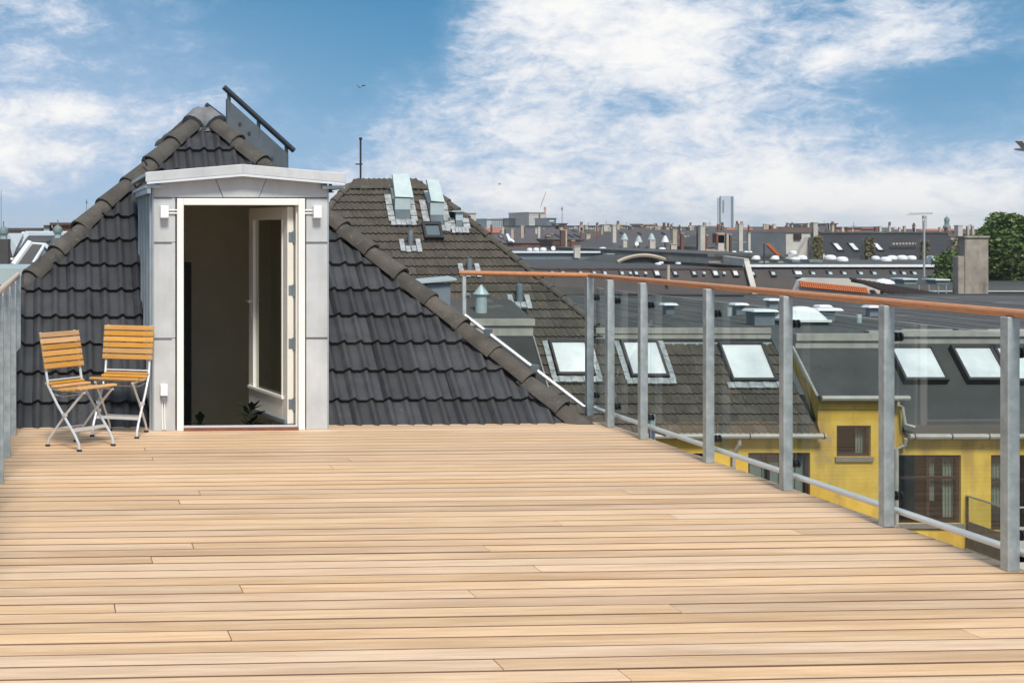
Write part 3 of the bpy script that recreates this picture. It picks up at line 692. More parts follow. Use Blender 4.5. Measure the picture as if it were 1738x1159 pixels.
def build_left_railing():
    t = thing('glass_railing', 'glass railing at the far left of the deck beside the folding chairs', 'railing', LL0)
    far = LL0 - ldir * 2.75; fr = (ldir, lout)
    n = 7; st = 1.07
    for i in range(n): tube_post(t, far + ldir * (i * st), .0, 1.225, fr, side=1)
    for i in range(n - 1):
        a, b = far + ldir * (i * st + .006) + lout * .057, far + ldir * ((i + 1) * st - .006) + lout * .057; nn = lout * .01
        m = MB(); P = [a + UP * .1, b + UP * .1, b + UP * 1.135, a + UP * 1.135]; Q = [x + nn for x in P]
        m.poly(*P); m.poly(*Q); m.cur = 1
        for k in range(4): m.cur = 1 if k == 2 else 0; m.poly(P[k], P[(k + 1) % 4], Q[(k + 1) % 4], Q[k])
        o = m.build('glass_panel', [M['glass'], M['glass_edge']], t)
        bm = bmesh.new(); bm.from_mesh(o.data); bmesh.ops.remove_doubles(bm, verts=bm.verts, dist=1e-5); bmesh.ops.recalc_face_normals(bm, faces=bm.faces); bm.to_mesh(o.data); bm.free()
    end = far + ldir * ((n - 1) * st)
    m = MB(); m.tube([far + lout * .062 + UP * .092, end + lout * .062 + UP * .092], .0145, 10); m.build('bottom_rail', M['alu'], t, bevel=.003)
    m = MB(); m.tube([far - ldir * .05 + UP * 1.243, end + UP * 1.243], .0215, 14); m.build('handrail', M['pale_rail'], t, smooth=True)
build_left_railing()

# ------------------------------------------------------------------ folding chairs
def make_chair(loc, yaw, label):
    t = thing('folding_chair', label, 'chair', loc, 'folding slatted chairs by the door')
    t.rotation_euler = (0, 0, yaw); BASE[t] = V((0, 0, 0))
    Wd = .185
    def steel(name, m): return m.build(name, M['chair_steel'], t, smooth=True)
    back = lambda z: -.155 - (z - .46) * .22                          # backward lean of the upright above the seat
    for s in (-1, 1):
        y = s * Wd; m = MB()
        m.tube([(back(.86), y, .86), (back(.60), y, .60), (back(.46), y, .46), (-.06, y, .33), (.13, y, .11), (.165, y, .055), (.172, y, .012)], .0105, 8); leg = steel('back_upright', m)
        m = MB(); m.lathe((.172, y, 0), [(.019, 0), (.021, .006), (.018, .012), (.011, .016)], 10); m.build('foot_cap', M['rubber'], leg)
        y2 = s * (Wd - .03); m = MB()
        m.tube([(.185, y2, .435), (.0, y2, .255), (-.175, y2, .06), (-.19, y2, .012)], .0095, 8); leg = steel('leg', m)
        m = MB(); m.lathe((-.19, y2, 0), [(.019, 0), (.021, .006), (.018, .012), (.010, .016)], 10); m.build('foot_cap', M['rubber'], leg)
        m = MB(); m.box(-.17, .20, y2 - .006, y2 + .006, .428, .443); m.build('seat_rail', M['chair_steel'], t)
        m = MB(); m.box(-.012, .012, y - .016, y + .016, .245, .27, Fr((.02, 0, 0), (1, 0, 0), (0, 1, 0), UP)); m.build('pivot', M['chair_steel'], t)
    m = MB(); m.tube([(back(.50), -Wd, .50), (back(.50), Wd, .50)], .007, 8); steel('cross_bar', m)
    m = MB(); m.box(.095, .103, -Wd, Wd, .135, .16); m.build('front_stretcher', M['chair_steel'], t)
    m = MB(); m.tube([(-.10, -Wd + .03, .14), (-.10, Wd - .03, .14)], .007, 8); steel('rear_stretcher', m)
    m = MB(); m.tube([(-.15, -Wd + .03, .40), (-.05, -Wd + .05, .385), (-.05, Wd - .05, .385), (-.15, Wd - .03, .40)], .0035, 6); steel('lock_wire', m)
    for k in range(6):                                               # back slats
        z = .838 - k * .0465; x = back(z); lean = math.atan(.22)
        F = Fr((x + .013, 0, z), (math.cos(lean), 0, math.sin(lean)), (0, 1, 0), (-math.sin(lean), 0, math.cos(lean)))
        m = MB(); m.box(-.001, .015, -.212, .212, -.0195, .0195, F); sl = m.build('back_slat', M['slat'], t, bevel=.004)
        m = MB()
        for s in (-1, 1): m.tube([F.p(.0155, s * Wd, 0), F.p(.018, s * Wd, 0)], .006, 8)
        m.build('screw', M['brass'], sl)
    for k in range(6):                                               # seat slats
        x = -.16 + k * .066; zz = .446 + (.010 if k == 0 else 0) - (.008 if k == 2 else 0) + .012 * math.cos(k * 1.1)
        m = MB(); m.box(x - .029, x + .029, -.19 - (.012 if k > 3 else 0), .19 + (.012 if k > 3 else 0), zz, zz + .018); m.build('seat_slat', M['slat'], t, bevel=.005)
    return t
make_chair((-.443, 10.72, .001), R(-41.5), 'folding chair with slatted wooden seat nearest the left railing')
make_chair((-.14, 11.335, .001), R(-107), 'folding chair with slatted wooden seat beside the dormer wall')

# ------------------------------------------------------------------ on the own roof: collectors, zinc vent, gutter box
def collector(p0, p1, Y, gap, drop, label):
    a, b = at(*p0, Y), at(*p1, Y + .25)
    t = thing('solar_collector', label, 'solar panel', (a + b) / 2 + UP * -drop)
    m = MB(); m.tube([a, b], .032, 8); m.build('top_bar', M['solar'], t)
    d = (b - a); n = V((-d.z, 0, d.x)).normalized() * -1
    if n.z > 0: n = -n
    sdv = V((-.35, 1, 0)).normalized()
    q0, q1 = a.lerp(b, .05) + UP * -gap, a.lerp(b, .92) + UP * -gap
    m = MB(); pts = [q0, q1, q1 - UP * drop * .75, q0 - UP * drop]
    m.prism(pts, [p + sdv * .05 for p in pts]); m.build('back_plate', M['solar_back'], t)
    for k in (.08, .5, .9):
        m = MB(); c = a.lerp(b, k); m.tube([c + sdv * .02, c - UP * (gap + .12) + sdv * .02], .022, 6); m.build('stand', M['solar'], t)
    for k, z in ((.35, .12), (.72, .22), (.2, .1)):
        m = MB(); c = q0.lerp(q1, k) - UP * (gap + z * .6); m.tube([c - sdv * .012, c], .02, 8); m.build('bolt', M['solar'], t)
collector((380, 148), (499, 256), 16.3, .10, .75, 'large grey solar collector on edge above the roof ridge')
collector((350, 178), (400, 216), 18.0, .05, .45, 'smaller dark solar collector peeking left behind the large one')
def zinc_vent():
    Y = 15.5; a, b = at(724, 482, Y), at(765, 482, Y)
    t = thing('roof_vent', 'grey zinc vent box with flat cap behind the right hip', 'vent', V(((a.x + b.x) / 2, Y + .15, .0)))
    m = MB(); m.box(a.x, b.x, Y, Y + .3, -.3, a.z); m.build('vent_box', M['zinc_dull'], t, bevel=.006)
    m = MB(); c0, c1 = at(706, 480, Y), at(773, 474, Y); m.hexa([V((c0.x, Y - .06, c0.z - .01)), V((c1.x, Y - .06, c1.z - .01)), V((c1.x, Y + .36, c1.z)), V((c0.x, Y + .36, c0.z)), V((c0.x, Y - .06, c0.z + .012)), V((c1.x, Y - .06, c1.z + .012)), V((c1.x, Y + .36, c1.z + .025)), V((c0.x, Y + .36, c0.z + .025))]); m.build('vent_cap', M['zinc_pale'], t)
    c = at(712, 486, Y - .35); m = MB(); m.box(c.x - .05, c.x + .03, c.y, c.y + .05, c.z - .04, c.z + .01); m.build('flashing', M['flash'], t)
zinc_vent()

# ------------------------------------------------------------------ yellow building across the yard
PK = 39.36                                     # roof plane  z = Y - (PK - EYE)
FZ = -.95                                      # level of the flat roof
def onp(px, py):
    Y = PK / (1 + (py - HZ) / FPX); return at(px, py, Y)
YS, YN = V((0, 1, 1)).normalized(), V((0, -1, 1)).normalized()
PF = Fr(V((0, 34.35, 34.35 - PK + EYE)), (1, 0, 0), YS, YN)          # origin at gutter line, X = world X
def pf(px, py):
    p = onp(px, py); d = p - PF.O; return d.x, d.dot(YS)
def skylight(parent, px0, px1, py0, py1, F=PF, coords=pf, flash=True, frame=.05, mats=('sky_frame', 'blind_sky'), name='skylight', side=True, label=None):
    ua, sa = coords((px0 + px1) / 2, py1); ub, sb = coords((px0 + px1) / 2, py0); w = (px1 - px0) / 2 * (F.p(ua, (sa + sb) / 2).y) / FPX
    um = (ua + ub) / 2
    F2 = F
    u0, u1 = um - w, um + w
    m = MB()
    for q in ((u0, u0 + frame, sa, sb), (u1 - frame, u1, sa, sb), (u0 + frame, u1 - frame, sa, sa + frame * 1.3), (u0 + frame, u1 - frame, sb - frame * 1.6, sb)): m.box(q[0], q[1], q[2], q[3], -.02, .19, F2)
    o = m.build(name, M[mats[0]], parent)
    if label: o['label'] = label
    m = MB(); m.box(u0 + frame, u1 - frame, sa + frame * 1.3, sb - frame * 1.6, .115, .14, F2); m.build('pane', M[mats[1]], o)
    if flash:
        m = MB()
        if side:
            for a, b in ((u0 - .16, u0 - .03), (u1 + .03, u1 + .16)):
                n = 5
                for k in range(n): m.box(a, b, sa - .1 + (sb - sa + .1) * k / n + .01, sa - .1 + (sb - sa + .1) * (k + 1) / n, .07, .122 + .008 * (k % 2), F2)
        n = 8
        for k in range(n):
            uu = u0 - .14 + (u1 - u0 + .28) * k / n; m.box(uu, uu + (u1 - u0 + .28) / n - .004, sa - .20, sa - .02, .075, .115 + .014 * (k % 2), F2)
        m.build('flashing', M['flash'], o)
    return o
def wall_open(m, x0, x1, z0, z1, y, ops, depth=.14, reveal=True):
    xs = sorted({x0, x1, *[o[0] for o in ops], *[o[1] for o in ops]}); zs = sorted({z0, z1, *[o[2] for o in ops], *[o[3] for o in ops]})
    xs = [x for x in xs if x0 <= x <= x1]; zs = [z for z in zs if z0 <= z <= z1]
    for a, b in zip(xs[:-1], xs[1:]):
        for c, d in zip(zs[:-1], zs[1:]):
            mx, mz = (a + b) / 2, (c + d) / 2
            if any(o[0] < mx < o[1] and o[2] < mz < o[3] for o in ops): continue
            m.poly((a, y, c), (b, y, c), (b, y, d), (a, y, d))
    for a, b, c, d in (ops if reveal else ()):
        m.poly((a, y, c), (a, y + depth, c), (a, y + depth, d), (a, y, d)); m.poly((b, y, c), (b, y + depth, c), (b, y + depth, d), (b, y, d))
        m.poly((a, y, d), (b, y, d), (b, y + depth, d), (a, y + depth, d)); m.poly((a, y, c), (b, y, c), (b, y + depth, c), (a, y + depth, c))
def window(parent, x0, x1, z0, z1, y, cols, transom, fr=.07, mat='dark_wood', curtain=False, sill=True):
    m = MB(); F = WORLD; yb = y + .09
    m.box(x0, x0 + fr, yb, yb + .08, z0, z1); m.box(x1 - fr, x1, yb, yb + .08, z0, z1); m.box(x0 + fr, x1 - fr, yb, yb + .08, z0, z0 + fr); m.box(x0 + fr, x1 - fr, yb, yb + .08, z1 - fr, z1)
    xs = [x0 + fr + (x1 - x0 - 2 * fr) * k / cols for k in range(cols + 1)]; zt = z0 + (z1 - z0) * transom if transom else None
    for x in xs[1:-1]: m.box(x - fr * .5, x + fr * .5, yb - .012, yb + .07, z0 + fr, z1 - fr)
    if zt: m.box(x0 + fr, x1 - fr, yb - .018, yb + .075, zt - fr * .45, zt + fr * .45)
    w = m.build('window', M[mat], parent)
    zz = [(z0 + fr, zt - fr * .45), (zt + fr * .45, z1 - fr)] if zt else [(z0 + fr, z1 - fr)]
    for i in range(cols):
        for c, d in zz:
            q = MB(); q.box(xs[i] + (fr * .5 if i else 0), xs[i + 1] - (fr * .5 if i < cols - 1 else 0), yb + .03, yb + .042, c, d); q.build('pane', M['win_clear'], w)
    if curtain:
        for ca, cb, za in curtain:
            q = MB(); n = 7; xa, xb = x0 + (x1 - x0) * ca, x0 + (x1 - x0) * cb
            for i in range(n): q.box(xa + (xb - xa) * i / n, xa + (xb - xa) * (i + .96) / n, yb + .16 + .025 * (i % 2), yb + .18 + .025 * (i % 2), z0 + (z1 - z0) * za, z1 - .03)
            q.build('curtain', M['curtain'], w)
    if sill:
        q = MB(); q.box(x0 - .05, x1 + .05, y - .06, y + .088, z0 - .11, z0 - .002); q.build('sill', M['stone'], w)
    return w
def build_yellow():
    t = thing('yellow_building', 'yellow rendered building across the yard under brown tiles and black roofing', 'building', (13, 38, GZ))
    YF = 34.54; k = YF / FPX; X = lambda px: (px - CX) * k; Z = lambda py: EYE - (py - HZ) * k
    XL, XR = 1.5, 24.5
    # facade with openings
    ops = [(X(1112), X(1204), Z(862), Z(769)), (X(1270), X(1375), Z(868), Z(768)), (X(1420), X(1478), Z(775), Z(722)), (X(1525), X(1631), Z(888), Z(772)), (X(1682), X(1775), Z(900), Z(772)), (X(1424), X(1480), Z(930), Z(877))]
    m = MB(); dxl, dxr = X(1388), X(1531); zg = -3.32
    wall_open(m, XL, XR, GZ, zg, YF, ops)
    # stair dormer wall carried up above the eaves
    m.box(dxl, dxr, YF + .003, YF + 1.1, zg, Z(722)) if False else None
    a = [V((dxl, YF, zg)), V((dxr, YF, zg)), V((dxr, YF, Z(676))), V((dxl, YF, Z(676)))]
    o2 = (X(1420), X(1478), Z(775), Z(722))
    m.build('facade', M['yellow'], t)
    m = MB(); wall_open(m, dxl, dxr, zg, Z(676), YF - .003, [(o2[0], o2[1], max(o2[2], zg), o2[3])], reveal=False)
    m.build('dormer_wall', M['yellow'], t)
    for i, (o, cols, tr, cu) in enumerate(zip(ops, (3, 3, 1, 2, 2, 1), (.62, .0, .0, .66, .66, 0), ([(.02, .5, .1)], [(.03, .97, .3)], [(.7, .98, .05)], [(.56, .66, .3), (.80, .97, .06)], [(.1, .3, .1)], None))):
        window(t, o[0], o[1], o[2], o[3], YF, cols, tr, curtain=cu)
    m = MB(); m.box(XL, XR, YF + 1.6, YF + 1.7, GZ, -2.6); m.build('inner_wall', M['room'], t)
    # tiled slope (underlay) : whole width left of the stair dormer
    dn = YN * -.012
    rc = onp(730, 322); hp = onp(1012, 556); lc = onp(588, 321)
    P = lambda px, py: onp(px, py) + dn
    lend = V((-.2, 34.35, PF.O.z))
    m = MB(); m.poly(lend, P(1392, 738), P(1308, 571), P(1012, 571), hp + dn, rc + dn, lc + dn)
    m.build('roof_underlay', M['tile_base'], t)
    bk = lambda p: V((p.x, 2 * rc.y - p.y, p.z)); m = MB(); m.poly(rc + dn, hp + dn, bk(hp) + dn); m.poly(lc + dn, rc + dn, bk(hp) + dn, bk(lend) + dn); m.poly(lc + dn, lend, bk(lend)); m.build('hip_slope', M['old_tile_mass'], t)
    me = tile_mesh('tile', M['old_tile'], seg=5, rise=.045, lift=.055)
    n2 = V((hp - rc)); hn = V((-n2.y, n2.x, 0)).normalized()
    if hn.x > 0: hn = -hn
    l2 = lend - lc; ln_ = V((-l2.y, l2.x, 0)).normalized()
    if ln_.x < 0: ln_ = -ln_
    dd = onp(1392, 738) - onp(1308, 571); dn2 = V((-dd.y, dd.x, 0)).normalized()
    if dn2.x > 0: dn2 = -dn2
    def vis(c):
        px = CX + c.x * FPX / c.y; py = HZ - (c.z - EYE) * FPX / c.y
        if px < 520 or px > 1400: return False
        if px > 1012 and py < 586: return False
        lim = 395 + (px - 570) * .76
        if px < 1010 and py > lim + 25: return False
        if py > 720 + (px - 1000) * .36 + 60: return False
        if 770 < px < 905 and py > 520: return False
        return True
    lay_tiles(t, PF, 2.4, 17.1, -.02, 8.75, me, M['old_tile_mass'], clips=[(lc, ln_), (onp(1392, 738) + dn2 * .05, dn2)], exclude=lambda c, u, s_: [(rc + hn * .02, hn)] if c.z > -1.0 else None, visible=vis, gauge=.312, limit=290, seed=9)
    cap = cap_mesh('ridge_tile', M['old_ridge'], ln=.44, r0=.12, r1=.10, n=7)
    lay_caps(t, cap, hp, rc, UP, seed=11, step=.40)
    lay_caps(t, cap, rc, lc, UP, seed=12, step=.40, off=-.02)
    lay_caps(t, cap, lc + (lend - lc) * .18, lc, UP, seed=13, step=.40)
    # parapet fascia, flat roof
    yf = 36.5
    Zf = lambda py, y=yf: EYE - (py - HZ) * y / FPX
    Xf = lambda px, y=yf: (px - CX) * y / FPX
    m = MB(); m.box(Xf(1012), Xf(1309), yf, yf + .12, Zf(566), Zf(556.5)); m.box(Xf(1012), Xf(1309), yf + .03, yf + .10, Zf(575), Zf(566.3)); m.build('parapet', M['fascia'], t)
    m = MB(); n = 26
    for i in range(n): 
        u = Xf(1040) + (Xf(1306) - Xf(1040)) * i / n; m.box(u, u + (Xf(1306) - Xf(1040)) / n - .005, yf - .13, yf + .02, Zf(583) - .02 * (i % 2), Zf(580.5))
    m.build('wavy_flashing', M['zinc_pale'], t)
    m = MB(); m.poly((hp.x - .2, yf + .10, FZ), (XR, yf + .10, FZ), (XR + 14, 55.2, FZ), (hp.x - .2, 55.2, FZ)); m.build('flat_roof', M['felt_grey'], t)
    for i in range(30):
        xx = hp.x + .5 + i * 1.0 + .22 * math.sin(i * 2.3)
        if xx > 30: break
        m = MB(); m.box(xx, xx + .035, yf + .15, 55.0, FZ + .001, FZ + .009); m.build('felt_seam', M['felt_grey'], t)
    m = MB(); m.box(hp.x + 3, XR + 14, 55.2, 55.35, -1.3, FZ + .05); m.build('roof_kerb', M['felt'], t)
    m = MB(); m.tube([at(1040, 500, 54), at(1262, 502, 54)], .035, 6); m.build('roof_cable', M['dark'], t)
    # stair dormer: cheek, felt slope, fascia, gutter
    zt = Z(676)
    c0 = onp(1308, 571); yk = 25.55
    m = MB()
    m.poly((dxl, YF - .003, zt), (dxl, YF - .003, zg), (dxl, 34.38, PF.O.z), (dxl, 36.45, PF.O.z + 2.1), (dxl, 36.45, Zf(566)), (dxl, YF + .9, Z(676) + .62))
    m.build('dormer_cheek', M['yellow'], t)
    ra, rb = V((dxl - .07, YF - .16, zt + .02)), V((dxr + .05, YF - .16, zt + .02)); tb, ta = V((Xf(1488), 36.2, Zf(591, 36.2))), V((Xf(1346, 36.2), 36.2, Zf(591, 36.2)))
    m = MB(); m.prism([ra, rb, tb, ta], [p + V((0, -.02, .06)) for p in (ra, rb, tb, ta)]); m.build('dormer_roof', M['felt'], t)
    m = MB(); m.tube([ra + V((-.01, 0, .05)), ta + V((-.01, 0, .05))], .03, 6); m.build('verge_trim', M['fascia'], t)
    m = MB(); m.box(Xf(1338), Xf(1488), 36.10, 36.26, Zf(591, 36.2), Zf(578, 36.2)); m.box(Xf(1338), Xf(1488), 36.04, 36.28, Zf(577.5, 36.2), Zf(566, 36.2)); m.build('dormer_fascia', M['fascia'], t)
    m = MB(); m.tube([(dxl - .02, YF - .22, zt + .03), (dxr + .06, YF - .22, zt + .03)], .065, 8); m.build('gutter', M['gutter'], t)
    # black felt mansard to the right of the stair dormer, with parapet
    m = MB(); xa = dxr + .02; m.poly((xa, 34.35, PF.O.z), (XR, 34.35, PF.O.z), (XR, 36.45, PF.O.z + 2.1), (xa, 36.45, PF.O.z + 2.1)); m.build('felt_mansard', M['felt'], t)
    m = MB(); m.box(Xf(1478), XR, 36.40, 36.58, Zf(585), Zf(571)); m.build('parapet', M['fascia'], t)
    m = MB(); m.box(Xf(1470), XR, 36.34, 36.62, Zf(570.5), Zf(561)); m.build('parapet_cap', M['gutter'], t)
    m = MB(); m.poly((dxr + .003, YF, zg), (dxr + .003, YF, zt), (dxr + .003, 35.7, zt + .7), (dxr + .003, 35.7, -2.0)); m.build('dormer_cheek', M['felt'], t)
    # gutters and downpipes
    def gutter(xa, xb, y, z):
        m = MB(); m.tube([(xa, y, z), (xb, y, z)], .07, 8); g = m.build('gutter', M['gutter'], t)
        for i in range(int((xb - xa) / .9) + 1):
            q = MB(); q.tube([(xa + .1 + i * .9, y, z), (xa + .13 + i * .9, y, z)], .078, 8); q.build('gutter_joint', M['dark_metal'], g)
    gutter(3, X(1393), 34.30, PF.O.z - .02); gutter(dxr + .05, XR, 34.30, PF.O.z - .03)
    def pipe(pts, r=.05): m = MB(); m.tube(pts, r, 8); m.build('downpipe', M['gutter'], t)
    pipe([(X(1249), YF - .2, Z(742)), (X(1249), YF - .2, Z(752)), (X(1243), YF - .08, Z(768)), (X(1243), YF - .08, Z(1000))])
    pipe([(X(1517), YF - .2, Z(676)), (X(1517), YF - .2, Z(686)), (X(1526), YF - .15, Z(690)), (X(1529), YF - .2, Z(718)), (X(1542), YF - .3, Z(722))], .04)
    pipe([(X(1530), YF - .2, Z(742)), (X(1530), YF - .15, Z(754)), (X(1519), YF - .08, Z(761)), (X(1519), YF - .08, Z(1000))], .045)
    # plaster string course under the eaves
    m = MB(); m.box(XL, dxl - .01, YF - .05, YF - .001, zg - .2, zg - .06); m.box(dxr + .01, XR, YF - .05, YF - .001, zg - .2, zg - .06); m.box(dxl, dxr, YF - .05, YF - .004, zt - .25, zt - .13); m.build('cornice', M['yellow'], t)
    # skylights
    for a in ((937, 1000, 583, 642), (1060, 1123, 583, 645), (1228, 1303, 587, 652)): skylight(t, *a, side=a[0] < 1200)
    for a in ((1518, 1592, 592, 652), (1624, 1700, 592, 652), (1690, 1768, 592, 654)): skylight(t, *a, flash=False, frame=.06)
    # small felt dormer with a hooded vent pipe
    yb = 35.5; Xd = lambda px: (px - CX) * yb / FPX; Zd = lambda py: EYE - (py - HZ) * yb / FPX
    zr = Zd(541)
    m = MB(); m.box(Xd(768), Xd(905), yb, yb + .05, Zd(570), Zd(553)); m.box(Xd(768), Xd(907), yb - .06, yb + .08, Zd(552.5), Zd(541)); m.build('dormer_fascia', M['fascia'], t)
    m = MB(); m.poly((Xd(768), yb, zr - .02), (Xd(905), yb, zr - .02), (Xd(905) - .12, yb + 2.6, zr + .55), (Xd(768), yb + 2.6, zr + .55)); m.build('dormer_roof', M['felt_grey'], t)
    q = onp(930, 662); m = MB(); m.poly((Xd(760), yb + .02, Zd(570)), (Xd(904), yb + .02, Zd(570)), (q.x, q.y - .08, q.z), (Xd(760), q.y - .08, q.z)); m.poly((Xd(904), yb + .02, Zd(570)), (q.x, q.y - .08, q.z), (q.x + .05, q.y + .3, q.z + .3), (Xd(905), yb + 1.2, Zd(545))); m.build('dormer_front', M['felt'], t)
    m = MB(); m.tube([(Xd(905), yb, Zd(570)), (q.x, q.y - .1, q.z)], .02, 6); m.build('edge_trim', M['fascia'], t)
    c = V((Xd(828), yb + .7, zr + .1)); m = MB(); m.tube([c, c + UP * .50], .15, 14); pp = m.build('vent_pipe', M['zinc_pale'], t, smooth=True)
    m = MB(); m.lathe(c + UP * .47, [(.20, 0), (.205, .02), (.02, .25), (.001, .26)], 14); m.build('vent_hood', M['zinc_pale'], pp)
    # vents standing on the tiled slope
    def pipe_vent(px, py0, py1, r=.075):
        b = onp(px, py1); top = at(px, py0, b.y + .03); m = MB(); m.tube([b - UP * .1, V((b.x, b.y, top.z))], r, 12); o = m.build('vent_pipe', M['zinc_dull'], t, smooth=True)
        u, s = pf(px, py1); m = MB()
        for i in range(4): m.box(u - .30 + i * .15, u - .17 + i * .15, s - .20 - .03 * (i % 2), s + (.26 if i in (0, 3) else .0), .06, .095, PF)
        m.build('flashing', M['flash'], o)
    pipe_vent(697, 391, 421); pipe_vent(797, 438, 463); pipe_vent(882, 481, 516, .085)
    def box_vent(px0, px1, py0, py1, hood, label):
        b = onp((px0 + px1) / 2, py1); k2 = b.y / FPX; w = (px1 - px0) / 2 * k2; zt_ = EYE - (py0 - HZ) * k2
        m = MB(); m.box(b.x - w, b.x + w, b.y, b.y + .62, b.z - .1, zt_); o = m.build('box_vent', M['zinc_dull'], t); o['label'] = label
        m = MB(); m.box(b.x - w - .01, b.x + w + .01, b.y - .012, b.y - .001, b.z + .5 * (zt_ - b.z), zt_ - .01); m.build('front_sheet', M['zinc_pale'], o)
        if hood:
            (hx0, hy0), (hx1, hy1), (hx2, hy2), (hx3, hy3) = hood
            yb_ = b.y - .05
            P_ = [at(hx0, hy0, yb_), at(hx1, hy1, yb_), at(hx2, hy2, yb_ + .55), at(hx3, hy3, yb_ + .55)]
            m = MB(); m.prism(P_, [p + V((0, .12, -.05)) for p in P_]); m.prism([P_[0] + V((0, .13, -.06)), P_[1] + V((0, .13, -.06)), P_[2] + V((0, .5, -.3)), P_[3] + V((0, .5, -.3))], [P_[0] + V((0, .5, -.06)), P_[1] + V((0, .5, -.06)), P_[2] + V((0, .55, -.3)), P_[3] + V((0, .55, -.3))]); m.build('vent_hood', M['zinc_pale'], o)
        else:
            m = MB(); m.box(b.x - w - .12, b.x + w + .04, b.y - .08, b.y + .5, zt_, zt_ + .04); m.build('vent_cap', M['zinc_pale'], o)
        u, s = pf((px0 + px1) / 2, py1); m = MB()
        for sg in (-1, 1):
            for i in range(5 if hood else 2): m.box(u + sg * (w + .02) if sg > 0 else u - w - .20, u + w + .20 if sg > 0 else u - w - .02, s - .08 + i * .22, s + .12 + i * .22, .07, .10 + .012 * (i % 2), PF)
        for i in range(5): m.box(u - w - .15 + i * (2 * w + .3) / 5, u - w - .16 + (i + 1) * (2 * w + .3) / 5, s - .24, s - .02, .075, .105 + .012 * (i % 2), PF)
        m.build('flashing', M['flash'], o)
    box_vent(671, 696, 336, 376, [(671, 334), (702, 335), (694, 296), (666, 295)], 'taller box vent with a leaning pale hood, left of the pair')
    box_vent(731, 753, 344, 386, [(732, 341), (755, 343), (744, 305), (724, 304)], 'box vent with a leaning pale hood, right of the pair')
    box_vent(774, 785, 360, 389, None, 'small box vent with flat cap near the hip')
    skylight(t, 717, 749, 384, 411, flash=False, frame=.07, mats=('dark', 'glass_block'), label='small square roof window below the box vents')
    # vents and dome on the flat roof
    def flat_vent(px0, px1, pyt, pyb, wpx, label=None):
        Y = (EYE - FZ) * FPX / (pyb - HZ); a, b = at(px0, pyt, Y), at(px1, pyt, Y); c = (a.x + b.x) / 2; w = wpx / 2 * Y / FPX
        m = MB(); m.box(c - w, c + w, Y, Y + w * 2, FZ + .005, a.z); o = m.build('flat_roof_vent', M['zinc_dull'], t)
        m = MB(); m.prism([V((a.x, Y - .12, a.z)), V((b.x, Y - .12, a.z)), V((b.x, Y + 2 * w + .12, a.z)), V((a.x, Y + 2 * w + .12, a.z))], [V((a.x + .05, Y - .05, a.z + .06)), V((b.x - .05, Y - .05, a.z + .06)), V((b.x - .05, Y + 2 * w + .05, a.z + .06)), V((a.x + .05, Y + 2 * w + .05, a.z + .06))]); m.build('vent_cap', M['dome'], o)
    for a in ((1125, 1150, 518, 534, 14), (1245, 1270, 518, 535, 15), (1303, 1324, 510, 524, 14), (1388, 1411, 521, 534, 12), (1385, 1429, 527, 546, 20), (1472, 1495, 522, 537, 14), (1276, 1320, 529, 553, 34)): flat_vent(*a)
    for px, y0, y1 in ((1238, 522, 536), (1458, 534, 548), (1196, 528, 545)):
        Y = (EYE - FZ) * FPX / (y1 - HZ); m = MB(); b = at(px, y1, Y); m.tube([b, b + UP * (y1 - y0) * Y / FPX], .07, 10); m.build('vent_pipe', M['zinc_pale'], t)
    Yd = (EYE - FZ) * FPX / (553 - HZ); a, b = at(1340, 545, Yd), at(1412, 545, Yd); zc = a.z
    m = MB(); m.box(a.x + .06, b.x - .06, Yd + .06, Yd + 1.04, FZ + .005, zc - .03); o = m.build('roof_light', M['felt'], t); o['label'] = 'large white domed roof light on the flat roof'
    m = MB(); m.box(a.x, b.x, Yd, Yd + 1.1, zc - .03, zc + .03); m.build('kerb_frame', M['dome'], o)
    m = MB(); nx = 12; cx, cy = (a.x + b.x) / 2, Yd + .55; hw, hd = (b.x - a.x) / 2 - .04, .51
    g = lambda i, j: V((cx + hw * (i / nx * 2 - 1), cy + hd * (j / nx * 2 - 1), zc + .03 + .34 * max(0, (1 - abs(i / nx * 2 - 1) ** 2.6) * (1 - abs(j / nx * 2 - 1) ** 2.6)) ** .75))
    for i in range(nx):
        for j in range(nx): m.poly(g(i, j), g(i + 1, j), g(i + 1, j + 1), g(i, j + 1))
    dm = m.build('dome', M['dome'], o); bm = bmesh.new(); bm.from_mesh(dm.data); bmesh.ops.remove_doubles(bm, verts=bm.verts, dist=1e-4); bm.to_mesh(dm.data); bm.free(); dm.data.polygons.foreach_set('use_smooth', [True] * len(dm.data.polygons))
build_yellow()
